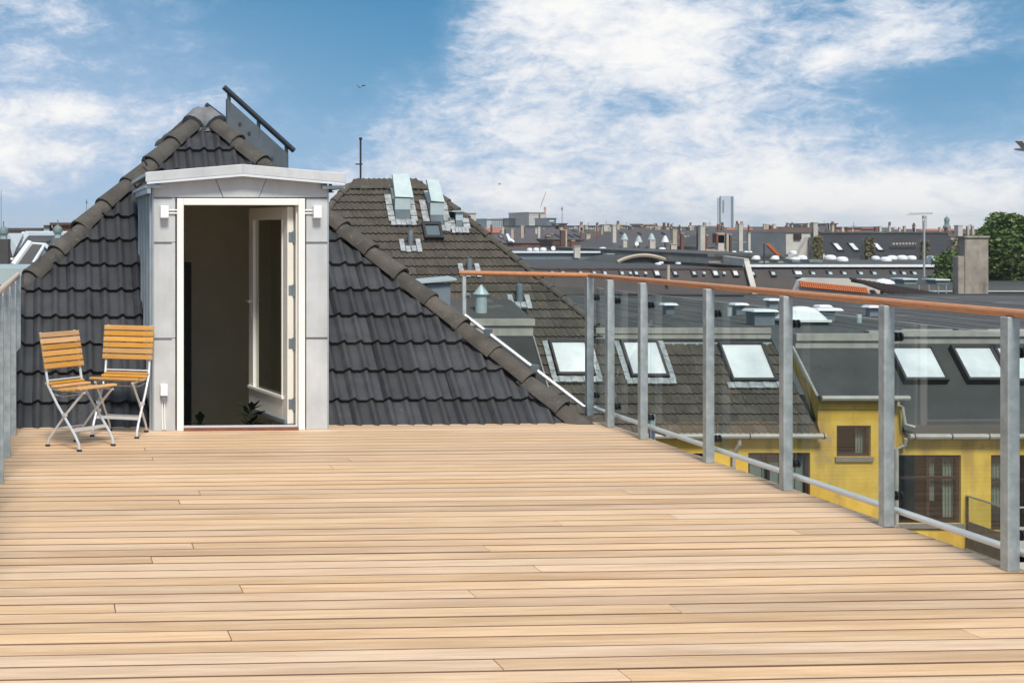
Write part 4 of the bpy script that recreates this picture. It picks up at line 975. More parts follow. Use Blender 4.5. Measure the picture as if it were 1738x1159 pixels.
def balcony():
    x0 = 20.19; y1 = 34.5; y0 = 33.0; zt = -4.86; zf = zt - 1.05
    t = thing('balcony', 'balcony with glass and corrugated panels at the right end of the yellow facade', 'balcony', (x0 + 1.5, 33.7, zf))
    m = MB(); m.box(x0, x0 + 4, y0, y1, zf - .22, zf); m.build('slab', M['stone'], t)
    for (x, y) in ((x0, y1 - .05), (x0, y0), (x0 + 1.3, y0), (x0 + 2.6, y0)):
        m = MB(); m.box(x, x + .04, y, y + .04, zf, zt); m.build('baluster', M['dark_metal'], t)
    m = MB(); m.tube([(x0 + .02, y1, zt), (x0 + .02, y0 + .02, zt), (x0 + 4, y0 + .02, zt)], .025, 8); m.build('top_rail', M['galv'], t)
    m = MB(); m.box(x0 + .012, x0 + .028, y0 + .05, y1 - .06, zf + .45, zt - .03); m.build('side_glass', M['glass'], t)
    m = MB(); m.box(x0 + .01, x0 + .03, y0 + .05, y1 - .06, zf + .0, zf + .44); m.build('side_panel', M['stone'], t)
    n = 24; m = MB()
    for i in range(n): m.box(x0 + .05 + i * .16, x0 + .20 + i * .16, y0 + .0, y0 + .03 + .02 * (i % 2), zf - .9, zf + .6)
    m.build('corrugated_panel', M['render'], t)
    m = MB(); m.box(x0 - .02, x0 + .0, y0 + .02, y1 - .02, zf - 3.0, zf - .225); m.build('screen_wall', M['render'], t)
balcony()
def mast():
    b = at(612, 321, 41); t = thing('antenna_mast', 'thin dark antenna mast standing on the brown tiled ridge', 'antenna', b)
    k = 41 / FPX
    m = MB(); m.lathe(b - UP * .1, [(.13, 0), (.10, .12), (.05, .25), (.035, .4)], 10); m.build('mast_foot', M['dark_metal'], t)
    m = MB(); m.tube([b, b + UP * 1.46], .028, 8); m.build('pole', M['dark_metal'], t)
    m = MB(); m.lathe(b + UP * 1.42, [(.03, 0), (.06, .03), (.03, .08)], 8); m.tube([b + UP * .72 + V((-.15, 0, 0)), b + UP * .72 + V((.06, 0, 0))], .02, 6); m.build('bracket', M['dark_metal'], t)
mast()

# ------------------------------------------------------------------ the city beyond
# laid out with a shorter focal length, then stretched in depth by the same ratio
YSC = FPX / 1700.0; FPX = 1700.0
def bthing(name, label, x0, x1, Y, cat='building', group=None): return thing(name, label, cat, V((((x0 + x1) / 2 - CX) * Y / FPX, Y + 3, GZ)), group)
def px_box(m, x0, x1, yt, yb, Y, dep, below=None):
    a = at(x0, yt, Y); b = at(x1, yt if below is not None else yb, Y); zb = below if below is not None else at(x0, yb, Y).z
    m.box(a.x, b.x, Y, Y + dep, zb, a.z); return m
def chimney(parent, x0, x1, yt, yb, Y, mat='render', pots=0, cap=True, dep=None, label=None, capmat=None, ivy=0):
    a, b = at(x0, yt, Y), at(x1, yb, Y); w = b.x - a.x; dep = dep or w * .6; sh = dep * max(0, x0 - CX) / FPX; a.x += min(sh, w * .45); w = b.x - a.x; h = a.z - b.z
    m = MB(); m.box(a.x, b.x, Y, Y + dep, b.z - .6, a.z); o = m.build('chimney', M[mat], parent)
    if cap:
        m = MB(); m.box(a.x - w * .06, b.x + w * .06, Y - w * .06, Y + dep + w * .06, a.z, a.z + max(.12, w * .10)); m.build('chimney_cap', M[capmat or 'render_tan'], o)
    for i in range(pots):
        x = a.x + w * (i + .5) / pots; m = MB(); m.lathe((x, Y + dep / 2, a.z + .1), [(w * .16 / max(1, pots - 1) if pots > 2 else .14, 0), (.12, .6), (.15, .65), (.12, .7)], 8); m.build('chimney_pot', M['brick'], o)
    if label: o['label'] = label
    if ivy:
        rng = random.Random(int(x0 * 7)); q = MB()
        for k in range(ivy):
            fx, fz = rng.random(), rng.random() ** .8; y = Y - rng.uniform(.02, .35)
            c = V((a.x + w * (fx * 1.16 - .08), y, b.z + h * 1.04 * fz)); s_ = rng.uniform(.10, .24); d1 = V((rng.gauss(0, 1), rng.gauss(0, .5), rng.gauss(0, 1))).normalized(); d2 = d1.cross(V((rng.gauss(0, .6), -1, rng.gauss(0, .6)))).normalized()
            q.poly(c - d1 * s_, c + d2 * s_ * .7, c + d1 * s_, c - d2 * s_ * .7)
        q.build('ivy', M['ivy'], o)
    return o
def dome_part(parent, px, py, wpx, Y, hr=.45, mat='dome'):
    c = at(px, py, Y); r = wpx / 2 * Y / FPX; m = MB()
    m.lathe(c - UP * .15, [(r, 0), (r, .15), (r * .97, .15 + r * hr * .35), (r * .8, .15 + r * hr * .7), (r * .45, .15 + r * hr * .95), (.001, .15 + r * hr)], 12); o = m.build('dome_light', M[mat], parent, smooth=True); return o
def vslope(x0, x1, yt, Yt, yb, Yb):          # frame of a roof slope facing us, with pixel -> (u, s)
    pt, pb = at(x0, yt, Yt), at(x0, yb, Yb); O = V((0, Yb, pb.z)); S = V((0, Yt - Yb, pt.z - pb.z)).normalized(); N_ = V((0, -S.z, S.y))
    F = Fr(O, (1, 0, 0), S, N_)
    def co(px, py):
        q = (py - HZ) / FPX; ty = S.z / S.y                     # z = O.z + (Y-Yb)*ty ; EYE - qY = z
        Y = (EYE - O.z + Yb * ty) / (ty + q) if abs(S.y) > 1e-6 else Yb
        p = at(px, py, Y); return p.x, (p - O).dot(S)
    return F, co
def mini_skylight(parent, F, co, px, py, w, h, pane='blind_sky', frame='sky_frame'):
    return skylight(parent, px - w / 2, px + w / 2, py - h / 2, py + h / 2, F, co, flash=False, frame=.10, mats=(frame, pane))
def pitched(name, label, x0, x1, yr, ye, Ye, dep, roof, wall, rx0=None, rx1=None, group=None):
    t = bthing(name, label, x0, x1, Ye, group=group); rx0 = x0 if rx0 is None else rx0; rx1 = x1 if rx1 is None else rx1
    a, b = at(x0, ye, Ye), at(x1, ye, Ye); r0, r1 = at(rx0, yr, Ye + dep), at(rx1, yr, Ye + dep)
    c, d = V((a.x, Ye + 2 * dep, a.z)), V((b.x, Ye + 2 * dep, a.z))
    m = MB(); m.poly(a, b, r1, r0); m.poly(c, d, r1, r0); m.poly(a, c, r0); m.poly(b, d, r1); m.build('roof', M[roof], t)
    m = MB(); m.box(a.x + .1, b.x - .1, Ye + .15, Ye + 2 * dep - .15, GZ, a.z - .05); m.build('wall', M[wall], t); return t
def block(name, label, x0, x1, yt, Y, dep, wall, roof=None, parapet=0, group=None):
    t = bthing(name, label, x0, x1, Y, group=group); a, b = at(x0, yt, Y), at(x1, yt, Y)
    m = MB(); m.box(a.x, b.x, Y, Y + dep, GZ, a.z - .3); m.build('wall', M[wall], t)
    m = MB(); m.box(a.x - .3, b.x + .3, Y - .3, Y + dep + .3, a.z - .3, a.z); m.build('roof', M[roof or wall], t); return t
def far_windows(t, x0, x1, yt, yb, Y, nc, nr, mat='win_glass', fw=.55, fh=.5):
    for i in range(nc):
        for j in range(nr):
            w = (x1 - x0) / nc; h = (yb - yt) / nr; cx, cy = x0 + w * (i + .5), yt + h * (j + .5)
            a, b = at(cx - w * fw / 2, cy - h * fh / 2, Y), at(cx + w * fw / 2, cy + h * fh / 2, Y)
            m = MB(); m.box(a.x, b.x, Y - .12, Y - .01, b.z, a.z); m.build('window', M[mat], t)

def city_mid():
    # long dark mansard with a row of skylights
    t = bthing('mansard_block', 'long low block with brown mansard and many small skylights behind the handrail', 860, 1275, 95)
    F, co = vslope(1000, 1000, 457, 95, 522, 92.6); k = 95 / FPX; XL, XR = (780 - CX) * k, (1262 - CX) * k; pt = at(1000, 457, 95); pb = at(1000, 522, 92.6)
    XR2 = (1280 - CX) * 92.6 / FPX
    m = MB(); m.poly((XL, 92.6, pb.z), (XR2, 92.6, pb.z), (XR, 95, pt.z), (XL, 95, pt.z)); m.build('mansard_slope', M['felt_brown'], t)
    m = MB(); m.box(XL, XR2 - .1, 92.8, 124, GZ, pb.z + .01); m.build('wall', M['render'], t)
    m = MB(); m.poly((XL, 95.0, pt.z), (XR, 95.0, pt.z), (XR, 126, pt.z), (XL, 126, pt.z)); m.build('flat_roof', M['felt'], t)
    m = MB(); m.box(XL, XR, 94.9, 95.1, pt.z, pt.z + .12); m.build('roof_edge', M['brick_dark'], t)
    for px, b in ((937, 0), (955, 0), (985, 0), (1008, 0), (1026, 0), (1055, 0), (1079, 0), (1114, 1), (1145, 0), (1177, 0), (1213, 1), (1247, 1)):
        mini_skylight(t, F, co, px, 464.5, 11 if b else 9, 12 if b else 10, 'blind_sky' if b else 'zinc_pale')
    for px in (1068, 1094, 1193, 1227): 
        u, s = co(px, 466); m = MB(); m.box(u - .12, u + .12, s - .12, s + .12, 0, .3, F); m.build('roof_cowl', M['zinc_pale'], t)
    # curved parapet of a barrel roof
    Yv = 112; pts = [at(1048 + 88 * i / 14, 445 - 11.5 * math.sin(math.pi * i / 14) ** .8, Yv) for i in range(15)]
    m = MB(); m.tube(pts, .22, 6); o = m.build('arched_coping', M['render_tan'], t)
    m = MB(); m.prism([p + V((0, .2, -.15)) for p in pts], [p + V((0, 9, -.15)) for p in pts]); m.build('barrel_roof', M['felt'], o)
    for px, py, w in ((1117, 447, 10), (1151, 446, 9), (1122, 445, 8)): dome_part(t, px, py, w, 106, .25)
    chimney(t, 1131, 1137, 450, 472, 93.5, 'render_tan', cap=False)
    a = at(1262, 448, 95); m = MB(); p0, p1 = at(1262, 446, 95.2), at(1280, 515, 92.4); m.prism([p0, p0 + V((.5, 0, 0)), p1 + V((.5, 0, 0)), p1], [p0 + V((0, 0, .35)), p0 + V((.5, 0, .35)), p1 + V((.5, 0, .35)), p1 + V((0, 0, .35))]); m.build('party_wall_slope', M['render'], t)
    m = MB(); q0, q1 = at(1197, 431, 112), at(1263, 439, 95); q2, q3 = at(1263, 453, 95), at(1197, 444, 112); m.prism([q0, q1, q2, q3], [p + V((.5, .1, 0)) for p in (q0, q1, q2, q3)]); tag(m.build('party_wall', M['render'], t), 'pale party wall falling towards the viewer')
    # next flat block with white edge
    t = bthing('flat_block', 'wide flat roofed block with a white edge strip and small domes', 865, 1205, 128)
    Y = 128; a, b = at(862, 428, Y), at(1203, 428, Y)
    m = MB(); m.box(a.x, b.x, Y, Y + 38, GZ, a.z - .1); m.build('wall', M['zinc_dull'], t)
    m = MB(); m.box(a.x, b.x, Y - .3, Y + .3, a.z - .1, a.z + .12); m.build('white_edge', M['dome'], t)
    m = MB(); m.box(a.x, b.x, Y + .31, Y + 38, a.z - .09, a.z + .02); m.build('roof', M['felt_brown'], t)
    for px, w in ((899, 9), (910, 10), (922, 11), (1023, 13), (1124, 12)): dome_part(t, px, 424, w, 134, .7)
    c = at(938.5, 423, 133); m = MB(); m.lathe(c + UP * .1, [(.1, 0), (.25, .02), (.30, .12)], 12, V((0, -1, .15)).normalized()); m.tube([c - UP * .5, c + UP * .1], .04, 6); m.build('satellite_dish', M['dome'], t)
    for x0, x1, yt, yb, mt in ((972, 985, 419, 430, 'render'), (1131, 1149, 415, 433, 'render'), (1185, 1197, 384, 430, 'render'), (1136, 1139, 411, 418, 'brick')): chimney(t, x0, x1, yt, yb, 127.4, mt, pots=0)
    chimney(t, 1182, 1186, 384, 430, 128.5, 'brick_dark', cap=False)
    for px in (1036, 1064, 1130, 1083):
        c = at(px, 432, 124); m = MB(); m.box(c.x - .35, c.x + .35, 124, 124.6, c.z - .5, c.z); m.box(c.x - .5, c.x + .5, 123.8, 124.8, c.z, c.z + .1); m.build('roof_cowl', M['zinc_pale'], t)
    # purple slate roof with pale hips
    t = pitched('slate_house', 'house with purple slate hip roof and red brick chimneys', 832, 938, 397, 413, 170, 5, 'slate_purple', 'brick', 838, 925)
    for (x0, y0, x1, y1) in ((860, 399, 873, 412), (861, 398, 866, 411)):
        m = MB(); m.tube([at(x0, y0, 171), at(x1, y1, 169.5)], .25, 5); m.build('hip_flashing', M['dome'], t)
    F, co = vslope(900, 900, 397, 175, 413, 170)
    for px in (850, 917, 935): mini_skylight(t, F, co, px, 403, 4, 5)
    for x0, x1, yt, yb, mt in ((925, 935, 401, 418, 'brick'), (935, 939, 398, 412, 'brick_dark'), (866, 872, 390, 399, 'render_tan'), (883, 889, 384, 398, 'render_tan'), (912, 917, 386, 398, 'render')): chimney(t, x0, x1, yt, yb, 168, mt)
    t = pitched('slate_house', 'house with grey roof between a brown and a tan chimney stack', 938, 1003, 396, 407, 165, 5, 'slate', 'brick_dark', 938, 1003)
    F, co = vslope(960, 960, 396, 170, 407, 165)
    for px in (946, 958, 968, 979): mini_skylight(t, F, co, px, 401, 3, 5)
    for x0, x1, yt, yb, mt in ((950, 958.5, 391, 417, 'brick_dark'), (959, 962.5, 391, 417, 'render_tan'), (993, 1002, 399, 420, 'render_tan'), (1010, 1020, 408, 417, 'brick'), (968, 976, 409, 415, 'brick'), (984, 988, 393, 402, 'brick')): chimney(t, x0, x1, yt, yb, 163, mt)
    # dark roof with four hooded chimneys
    t = pitched('hooded_chimney_house', 'dark roofed house with four white hooded chimneys on its slope', 1040, 1140, 390, 421, 150, 8, 'slate', 'brick_dark', 1046, 1136)
    for px, w, yt, mt in ((1060, 9, 408, 'render'), (1084, 3, 412, 'brick_dark'), (1106, 13, 408, 'render'), (1129, 3, 412, 'brick_dark')):
        o = chimney(t, px - w / 2, px + w / 2, yt, 420, 149, mt, cap=False); c = at(px, yt - 1, 149.4); m = MB(); r = 6 * 150 / FPX; m.lathe(c, [(r, 0), (r * .95, .08), (.25, .75), (.02, 1.0)], 10); m.build('hood', M['zinc_pale'] if px != 1129 else M['dome'], o)
    F, co = vslope(1090, 1090, 390, 158, 421, 150)
    for px in (1055, 1085, 1125): mini_skylight(t, F, co, px, 397, 3, 3)
    c = at(1080, 414, 147); m = MB(); m.lathe(c, [(.1, 0), (.28, .03), (.32, .14)], 12, V((.1, -1, .1)).normalized()); m.tube([c - UP * .6, c], .04, 6); m.build('satellite_dish', M['dome'], t)
    for x0, x1, yt, yb, mt in ((1139, 1149, 391, 416, 'render_tan'), (1038, 1046, 384, 405, 'render'), (1012, 1014, 384, 398, 'brick'), (1154, 1161, 397, 424, 'brick'), (1152, 1155, 383, 392, 'brick_dark')): chimney(t, x0, x1, yt, yb, 147, mt)
    t = pitched('brick_house', 'red brick gable end with a row of chimneys left of the hooded chimneys', 1000, 1046, 393, 404, 190, 5, 'brick_dark', 'brick')
    for x0, x1, yt, yb in ((1011, 1014, 386, 396), (1020, 1023, 388, 396), (1033, 1037, 386, 398)): chimney(t, x0, x1, yt, yb, 188, 'render_tan')
    t = pitched('slate_house', 'low grey house with glass dormer between the tall pale chimneys', 1140, 1215, 391, 424, 160, 8, 'slate', 'render_tan')
    F, co = vslope(1170, 1170, 391, 168, 424, 160)
    for px in (1166, 1172): mini_skylight(t, F, co, px, 405, 6, 9, 'zinc_pale')
    t = pitched('tan_house', 'tan gabled house with grey roof under the white tower', 1198, 1262, 394, 420, 150, 8, 'felt_grey', 'render_tan')
    for x0, x1, yt, yb, mt in ((1209, 1229, 397, 404, 'brick'), (1214, 1229, 399, 416, 'render'), (1231, 1237, 398, 436, 'render_tan'), (1237, 1242, 399, 436, 'brick_dark'), (1251, 1261, 381, 418, 'render'), (1268, 1274, 397, 416, 'render'), (1197, 1202, 400, 414, 'brick')): chimney(t, x0, x1, yt, yb, 118, mt, pots=0)
    for px in (1246, 1266, 1273): dome_part(t, px, 428, 7, 112, .6)
    # grey roof right of the party wall
    t = block('flat_block', 'grey flat roofed block with low domes beside the party wall', 1203, 1330, 431, 104, 40, 'render', 'felt_grey')
    t = pitched('slate_house', 'dark roofed row with stone chimneys right of the white tower', 1230, 1400, 390, 416, 170, 10, 'slate', 'render_tan')
    for x0, x1, yt, yb, mt in ((1300, 1304, 402, 420, 'render_tan'), (1305, 1312, 383, 395, 'brick'), (1316, 1322, 404, 418, 'copper'), (1269, 1272, 383, 392, 'brick_dark'), (1318, 1324, 396, 410, 'brick')): chimney(t, x0, x1, yt, yb, 160, mt)
    t = pitched('cream_house', 'cream gabled house with brown window left of the black roof', 1334, 1378, 386, 394, 118, 4, 'brick_dark', 'render')
    far_windows(t, 1344, 1362, 396, 407, 118.1, 1, 1, 'dark_wood', .7, .9)
    m = MB(); p = [at(1302, 416, 100), at(1306, 413, 100), at(1326, 433, 100), at(1320, 434, 100)]; m.prism(p, [q + V((0, .3, 0)) for q in p]); tag(m.build('sloping_parapet', M['orange_tile'], t), 'rust coloured sloping parapet')
city_mid()
def roof_rows():
    rng = random.Random(44); names = ['first', 'second', 'third', 'fourth', 'fifth', 'sixth', 'seventh', 'eighth', 'ninth', 'tenth', 'eleventh', 'twelfth', 'thirteenth', 'fourteenth', 'fifteenth', 'sixteenth']
    for row, (xa, xb, yr, Y, wmin, wmax, word) in enumerate(((815, 1250, 388.5, 215, 22, 50, 'nearer'), (930, 1400, 386.5, 262, 18, 42, 'farther'), (1398, 1640, 391, 190, 24, 46, 'right hand'))):
        x = xa; k = 0
        while x < xb and k < 16:
            w = rng.uniform(wmin, wmax); roof = rng.choice(['slate', 'slate', 'slate_purple', 'brick_dark', 'red_roof', 'felt_grey']); wall = rng.choice(['brick', 'render', 'render_tan', 'cream_block', 'brick_dark'])
            adj = {'slate': 'grey', 'slate_purple': 'purple', 'brick_dark': 'brown', 'red_roof': 'red', 'felt_grey': 'pale grey'}[roof]; y = yr + rng.uniform(-2, 2.5)
            t = pitched('row_house', f'{adj} roofed house, {names[k]} from the left in the {word} skyline row', x, x + w, y, y + rng.uniform(7, 11), Y + rng.uniform(-3, 3), 5, roof, wall)
            for c in range(rng.choice([1, 2, 2, 3])):
                cx = x + rng.uniform(.08, .85) * w; cw = rng.uniform(3, 8); chimney(t, cx, cx + cw, y - rng.uniform(2, 6.5), y + 5, Y - 3.5, rng.choice(['render', 'render', 'render_tan', 'render_tan', 'brick', 'brick_dark', 'concrete']), pots=rng.choice([0, 0, 0, 2]), capmat=rng.choice(['render', 'brick_dark', 'render_tan']))
            F, co = vslope(x, x, y, Y + 5, y + 9, Y)
            for c in range(rng.choice([0, 1, 2, 3])): mini_skylight(t, F, co, x + rng.uniform(.15, .85) * w, y + 4.5, 3.2, 3.4, rng.choice(['blind_sky', 'zinc_pale', 'glass_block']))
            if rng.random() < .35:
                cx = x + rng.uniform(.2, .8) * w; p = at(cx, y + 1, Y + 4); m = MB(); m.tube([p, p + UP * rng.uniform(1, 2.2)], .035, 5); m.tube([p + UP * .9 + V((-.5, 0, 0)), p + UP * .9 + V((.5, 0, 0))], .03, 5); m.build('aerial', M['dark_metal'], t)
            x += w + rng.uniform(-1, 4); k += 1
roof_rows()

def city_right():
    # mansard with white edge and row of skylights, black roof behind
    t = bthing('mansard_block', 'long block with white edge strip, domes and a row of skylights under the black roof', 1262, 1640, 95)
    F, co = vslope(1400, 1400, 453, 95, 520, 92.6); pt, pb = at(1400, 453, 95), at(1400, 520, 92.6)
    XL, XR = at(1263, 453, 95).x, at(1660, 453, 95).x
    m = MB(); m.poly((at(1283, 520, 92.6).x, 92.6, pb.z), (XR, 92.6, pb.z), (XR, 95, pt.z), (XL, 95, pt.z)); m.build('mansard_slope', M['felt_brown'], t)
    m = MB(); m.box(XL, XR, 92.8, 118, GZ, pb.z); m.build('wall', M['render'], t)
    m = MB(); m.box(XL, XR, 94.7, 95.2, pt.z, pt.z + .22); m.build('white_edge', M['dome'], t)
    m = MB(); m.poly((XL, 95.2, pt.z + .1), (XR, 95.2, pt.z + .1), (XR * 1.25, 120, pt.z + .1), (XL, 120, pt.z + .1)); m.build('flat_roof', M['felt_grey'], t)
    for px, b in ((1276, 0), (1311, 0), (1354, 2), (1379, 0), (1408, 0), (1432, 0), (1460, 0), (1483, 0), (1516, 0), (1533, 0), (1551, 0)):
        mini_skylight(t, F, co, px, 465, 15 if b else 10, 13 if b else 10, 'blind_sky' if b else 'zinc_pale')
    for px, py, w in ((1281, 438, 17), (1313, 438, 17), (1346, 429, 12), (1348, 441, 17), (1361, 438, 16), (1409, 438, 18), (1429, 441, 18), (1486, 438, 12), (1503, 441, 17), (1514, 438, 15), (1531, 438, 16), (1547, 438, 14), (1580, 438, 13)): dome_part(t, px, py, w, 104, .62)
    for (x0, x1) in ((1374, 1396), (1345, 1358)):
        m = MB(); px_box(m, x0, x1, 441, 445, 102, 1.5); m.build('roof_hatch', M['copper'], t)
    m = MB(); a, b = at(1578, 441, 101), at(1603, 443, 101); m.tube([a, b], .42, 10); m.build('duct', M['zinc_pale'], t)
    for px, y0, y1, Y, r in ((1297, 414, 456, 96, .06), (1568.5, 375, 500, 70, .07)):
        m = MB(); m.tube([at(px, y1, Y), at(px, y0, Y)], r, 6); m.build('pole', M['dark_metal'] if px < 1400 else M['galv'], t)
    # black roof
    t = bthing('black_roof_house', 'house with steep black roof and three white skylights', 1392, 1615, 119)
    F, co = vslope(1500, 1500, 397, 123, 443, 119); a = [at(1400, 443, 119), at(1640, 443, 119), at(1608, 397, 123), at(1391, 397, 123)]
    m = MB(); m.prism(a, [p + V((0, .3, -.2)) for p in a]); m.build('roof', M['black_roof'], t)
    m = MB(); m.tube([a[3] + UP * .1, a[2] + UP * .1], .16, 6); m.build('ridge', M['felt_grey'], t)
    m = MB(); m.box(a[0].x, a[1].x, 123.4, 138, GZ, at(1400, 400, 123).z - 1); m.build('wall', M['render'], t)
    for px in (1421, 1448, 1489): mini_skylight(t, F, co, px, 420, 11, 14)
    for x0, x1, yt, yb, mt in ((1459, 1480, 406, 441, 'ivy'), (1372, 1393, 403, 441, 'ivy'), (1555, 1572, 410, 441, 'ivy'), (1607, 1628, 407, 441, 'concrete')): chimney(t, x0, x1, yt, yb, 114, 'concrete', cap=False, ivy=420 if mt == 'ivy' else 60)
    for x0, x1, yt, yb, mt in ((1376, 1388, 379, 404, 'render'), (1369, 1374, 380, 400, 'render'), (1620, 1634, 384, 402, 'render')): chimney(t, x0, x1, yt, yb, 122, mt)
    m = MB(); p = [at(1352, 438, 115), at(1372, 402, 115), at(1376, 402, 115), at(1376, 438, 115)]; m.prism(p, [q + V((0, .6, 0)) for q in p]); m.build('gable_wing', M['render'], t)
    m = MB(); p = [at(1394, 422, 115), at(1404, 440, 114), at(1393, 440, 114)]; m.prism(p, [q + V((0, .6, 0)) for q in p]); m.build('gable_wing', M['render'], t)
    n = 10
    for i in range(n):
        c = at(1514 + i * 5.4, 414 - i * .1, 120.6); m = MB(); m.box(c.x - .12, c.x + .12, 120.3, 120.7, c.z - .1, c.z + .12); m.build('snow_guard', M['render_tan'], t)
    # pale wall with orange tile coping, in the middle distance
    Y = 55; t = bthing('coped_wall', 'pale wall with a strip of orange clay tiles above the handrail', 1352, 1498, Y, 'wall')
    m = MB(); p = [at(1352, 500, Y), at(1362, 476, Y), at(1372, 472, Y), at(1488, 474, Y), at(1500, 510, Y), at(1490, 520, Y), at(1352, 512, Y)]; m.prism(p, [q + V((0, .5, 0)) for q in p]); m.build('wall_face', M['render'], t)
    a, b = at(1358, 483, Y - .1), at(1473, 494, Y - .1); d = (b - a); n = 30
    for i in range(n):
        q = a + d * (i / n); m = MB(); m.tube([q + V((.06, -.05, -.14)), q + V((.06, .1, .16))], .066, 6); m.build('coping_tile', M['orange_tile'], t)
    m = MB(); p = [at(1352, 503, Y - .06), at(1476, 506, Y - .06), at(1480, 530, Y - .06), at(1352, 530, Y - .06)]; m.prism(p, [q + V((0, .05, 0)) for q in p]); m.build('lower_board', M['stone'], t)  # darker board across the lower part of the wall
    m = MB(); p = [at(1478, 492, Y - .1), at(1484, 492, Y - .1), at(1496, 508, Y - .1), at(1490, 510, Y - .1)]; m.prism(p, [q + V((0, .08, 0)) for q in p]); m.build('strut', M['dark_wood'], t)
    m = MB(); c = at(1499, 481, Y + 1); m.lathe(c, [(.55, 0), (.5, .1), (.3, .22), (.01, .28)], 12); m.build('dome_light', M['dome'], t)
    # slatted canopy
    t = bthing('slatted_canopy', 'dark slatted canopy sloping down left of the big weathered chimney', 1490, 1660, 50, 'canopy')
    a0, b0 = at(1496, 494, 52), at(1640, 519, 50)
    for i in range(18):
        f = i / 17; p = a0.lerp(b0, f); q = p + V((-.75, 1.3, .55)); m = MB(); m.prism([p, p + V((.09, 0, 0)), q + V((.09, 0, 0)), q], [v + UP * .09 for v in (p, p + V((.09, 0, 0)), q + V((.09, 0, 0)), q)]); m.build('slat', M['dark_wood'], t)
    m = MB(); m.tube([a0, b0], .06, 6); m.tube([a0 + V((-.7, 1.25, .46)), b0 + V((-.7, 1.25, .46))], .06, 6); m.build('beam', M['dark_wood'], t)
    m = MB(); m.box(a0.x, a0.x + .1, 52, 52.1, GZ, a0.z); m.box(b0.x - .2, b0.x - .1, 50, 50.1, GZ, b0.z); m.build('canopy_post', M['dark_wood'], t)
    # dark low block on the right
    Y = 58; t = bthing('felt_roof_block', 'dark felt roofed block with pale edge lines at the far right behind the chimney', 1488, 1900, Y)
    a, b = at(1486, 487, Y), at(1900, 487, Y); pb = at(1486, 540, Y - 2.2)
    m = MB(); m.poly((a.x, Y, a.z), (b.x, Y, b.z), (b.x, Y - 2.2, pb.z), (a.x, Y - 2.2, pb.z)); m.build('mansard_slope', M['felt_brown'], t)
    m = MB(); m.box(a.x, b.x, Y - 2.0, Y + 16, GZ, pb.z); m.build('wall', M['render'], t)
    m = MB(); m.poly((a.x, Y, a.z), (b.x, Y, a.z), (b.x * 1.25, Y + 16, a.z), (a.x * 1.1, Y + 16, a.z)); m.build('flat_roof', M['felt'], t)
    m = MB(); m.box(at(1515, 492, Y).x, b.x, Y - .5, Y - .3, at(0, 494.5, Y).z, at(0, 492.6, Y).z); m.build('edge_strip', M['zinc_pale'], t)
    m = MB(); m.box(at(1527, 483, Y + 4).x, at(1562, 483, Y + 4).x, Y + 4, Y + 4.1, at(0, 485, Y + 4).z, at(0, 483.5, Y + 4).z); m.build('edge_strip', M['zinc_pale'], t)
    for x0, x1, yt, yb in ((1535, 1556, 475, 484), (1590, 1611, 476, 486)):
        m = MB(); px_box(m, x0, x1, yt, yb, Y + 3, .8); o = m.build('roof_vent', M['copper'], t); m = MB(); px_box(m, x0 - 2, x1 + 2, yt - 2, yt, Y + 2.9, 1.1); m.build('vent_cap', M['dome'], o)
    F, co = vslope(1700, 1700, 487, Y, 540, Y - 2.2)
    for px in (1727, 1614): mini_skylight(t, F, co, px, 512, 15, 12, 'zinc_pale')
    for px in (1560, 1577, 1593, 1606): m = MB(); m.tube([at(px, 512, Y - .8), at(px, 484, Y - .8)], .025, 5); m.build('stay_rod', M['galv'], t)
    # big chimney
    Y = 46; t = bthing('chimney_stack', 'big weathered rendered chimney stack in front of the green tree', 1620, 1680, Y, 'chimney')
    k = Y / FPX; a = at(1638, 404, Y); b = at(1678, 520, Y)
    m = MB(); m.box(a.x, b.x, Y, Y + .42, GZ, a.z); m.build('shaft', M['concrete'], t, bevel=.03)
    m = MB(); c = at(1627, 435, Y); m.box(c.x, a.x - .001, Y + .02, Y + .36, GZ, c.z); m.build('side_flue', M['concrete'], t, bevel=.03)
    m = MB(); m.box(a.x - .06, b.x + .03, Y - .05, Y + .47, a.z, a.z + .09); m.build('crown_slab', M['concrete'], t, bevel=.02)
    c = at(1683, 518, Y); m = MB(); m.prism([V((b.x, Y - .05, c.z - .1)), V((b.x + .25, Y - .05, c.z - .1)), V((b.x + .25, Y + 1.2, c.z - .1)), V((b.x, Y + 1.2, c.z - .1))], [V((b.x + .001, Y - .05, c.z + .5)), V((b.x + .02, Y - .05, c.z + .5)), V((b.x + .02, Y + 1.2, c.z + .5)), V((b.x + .001, Y + 1.2, c.z + .5))]); m.build('flashing', M['zinc_pale'], t)
city_right()

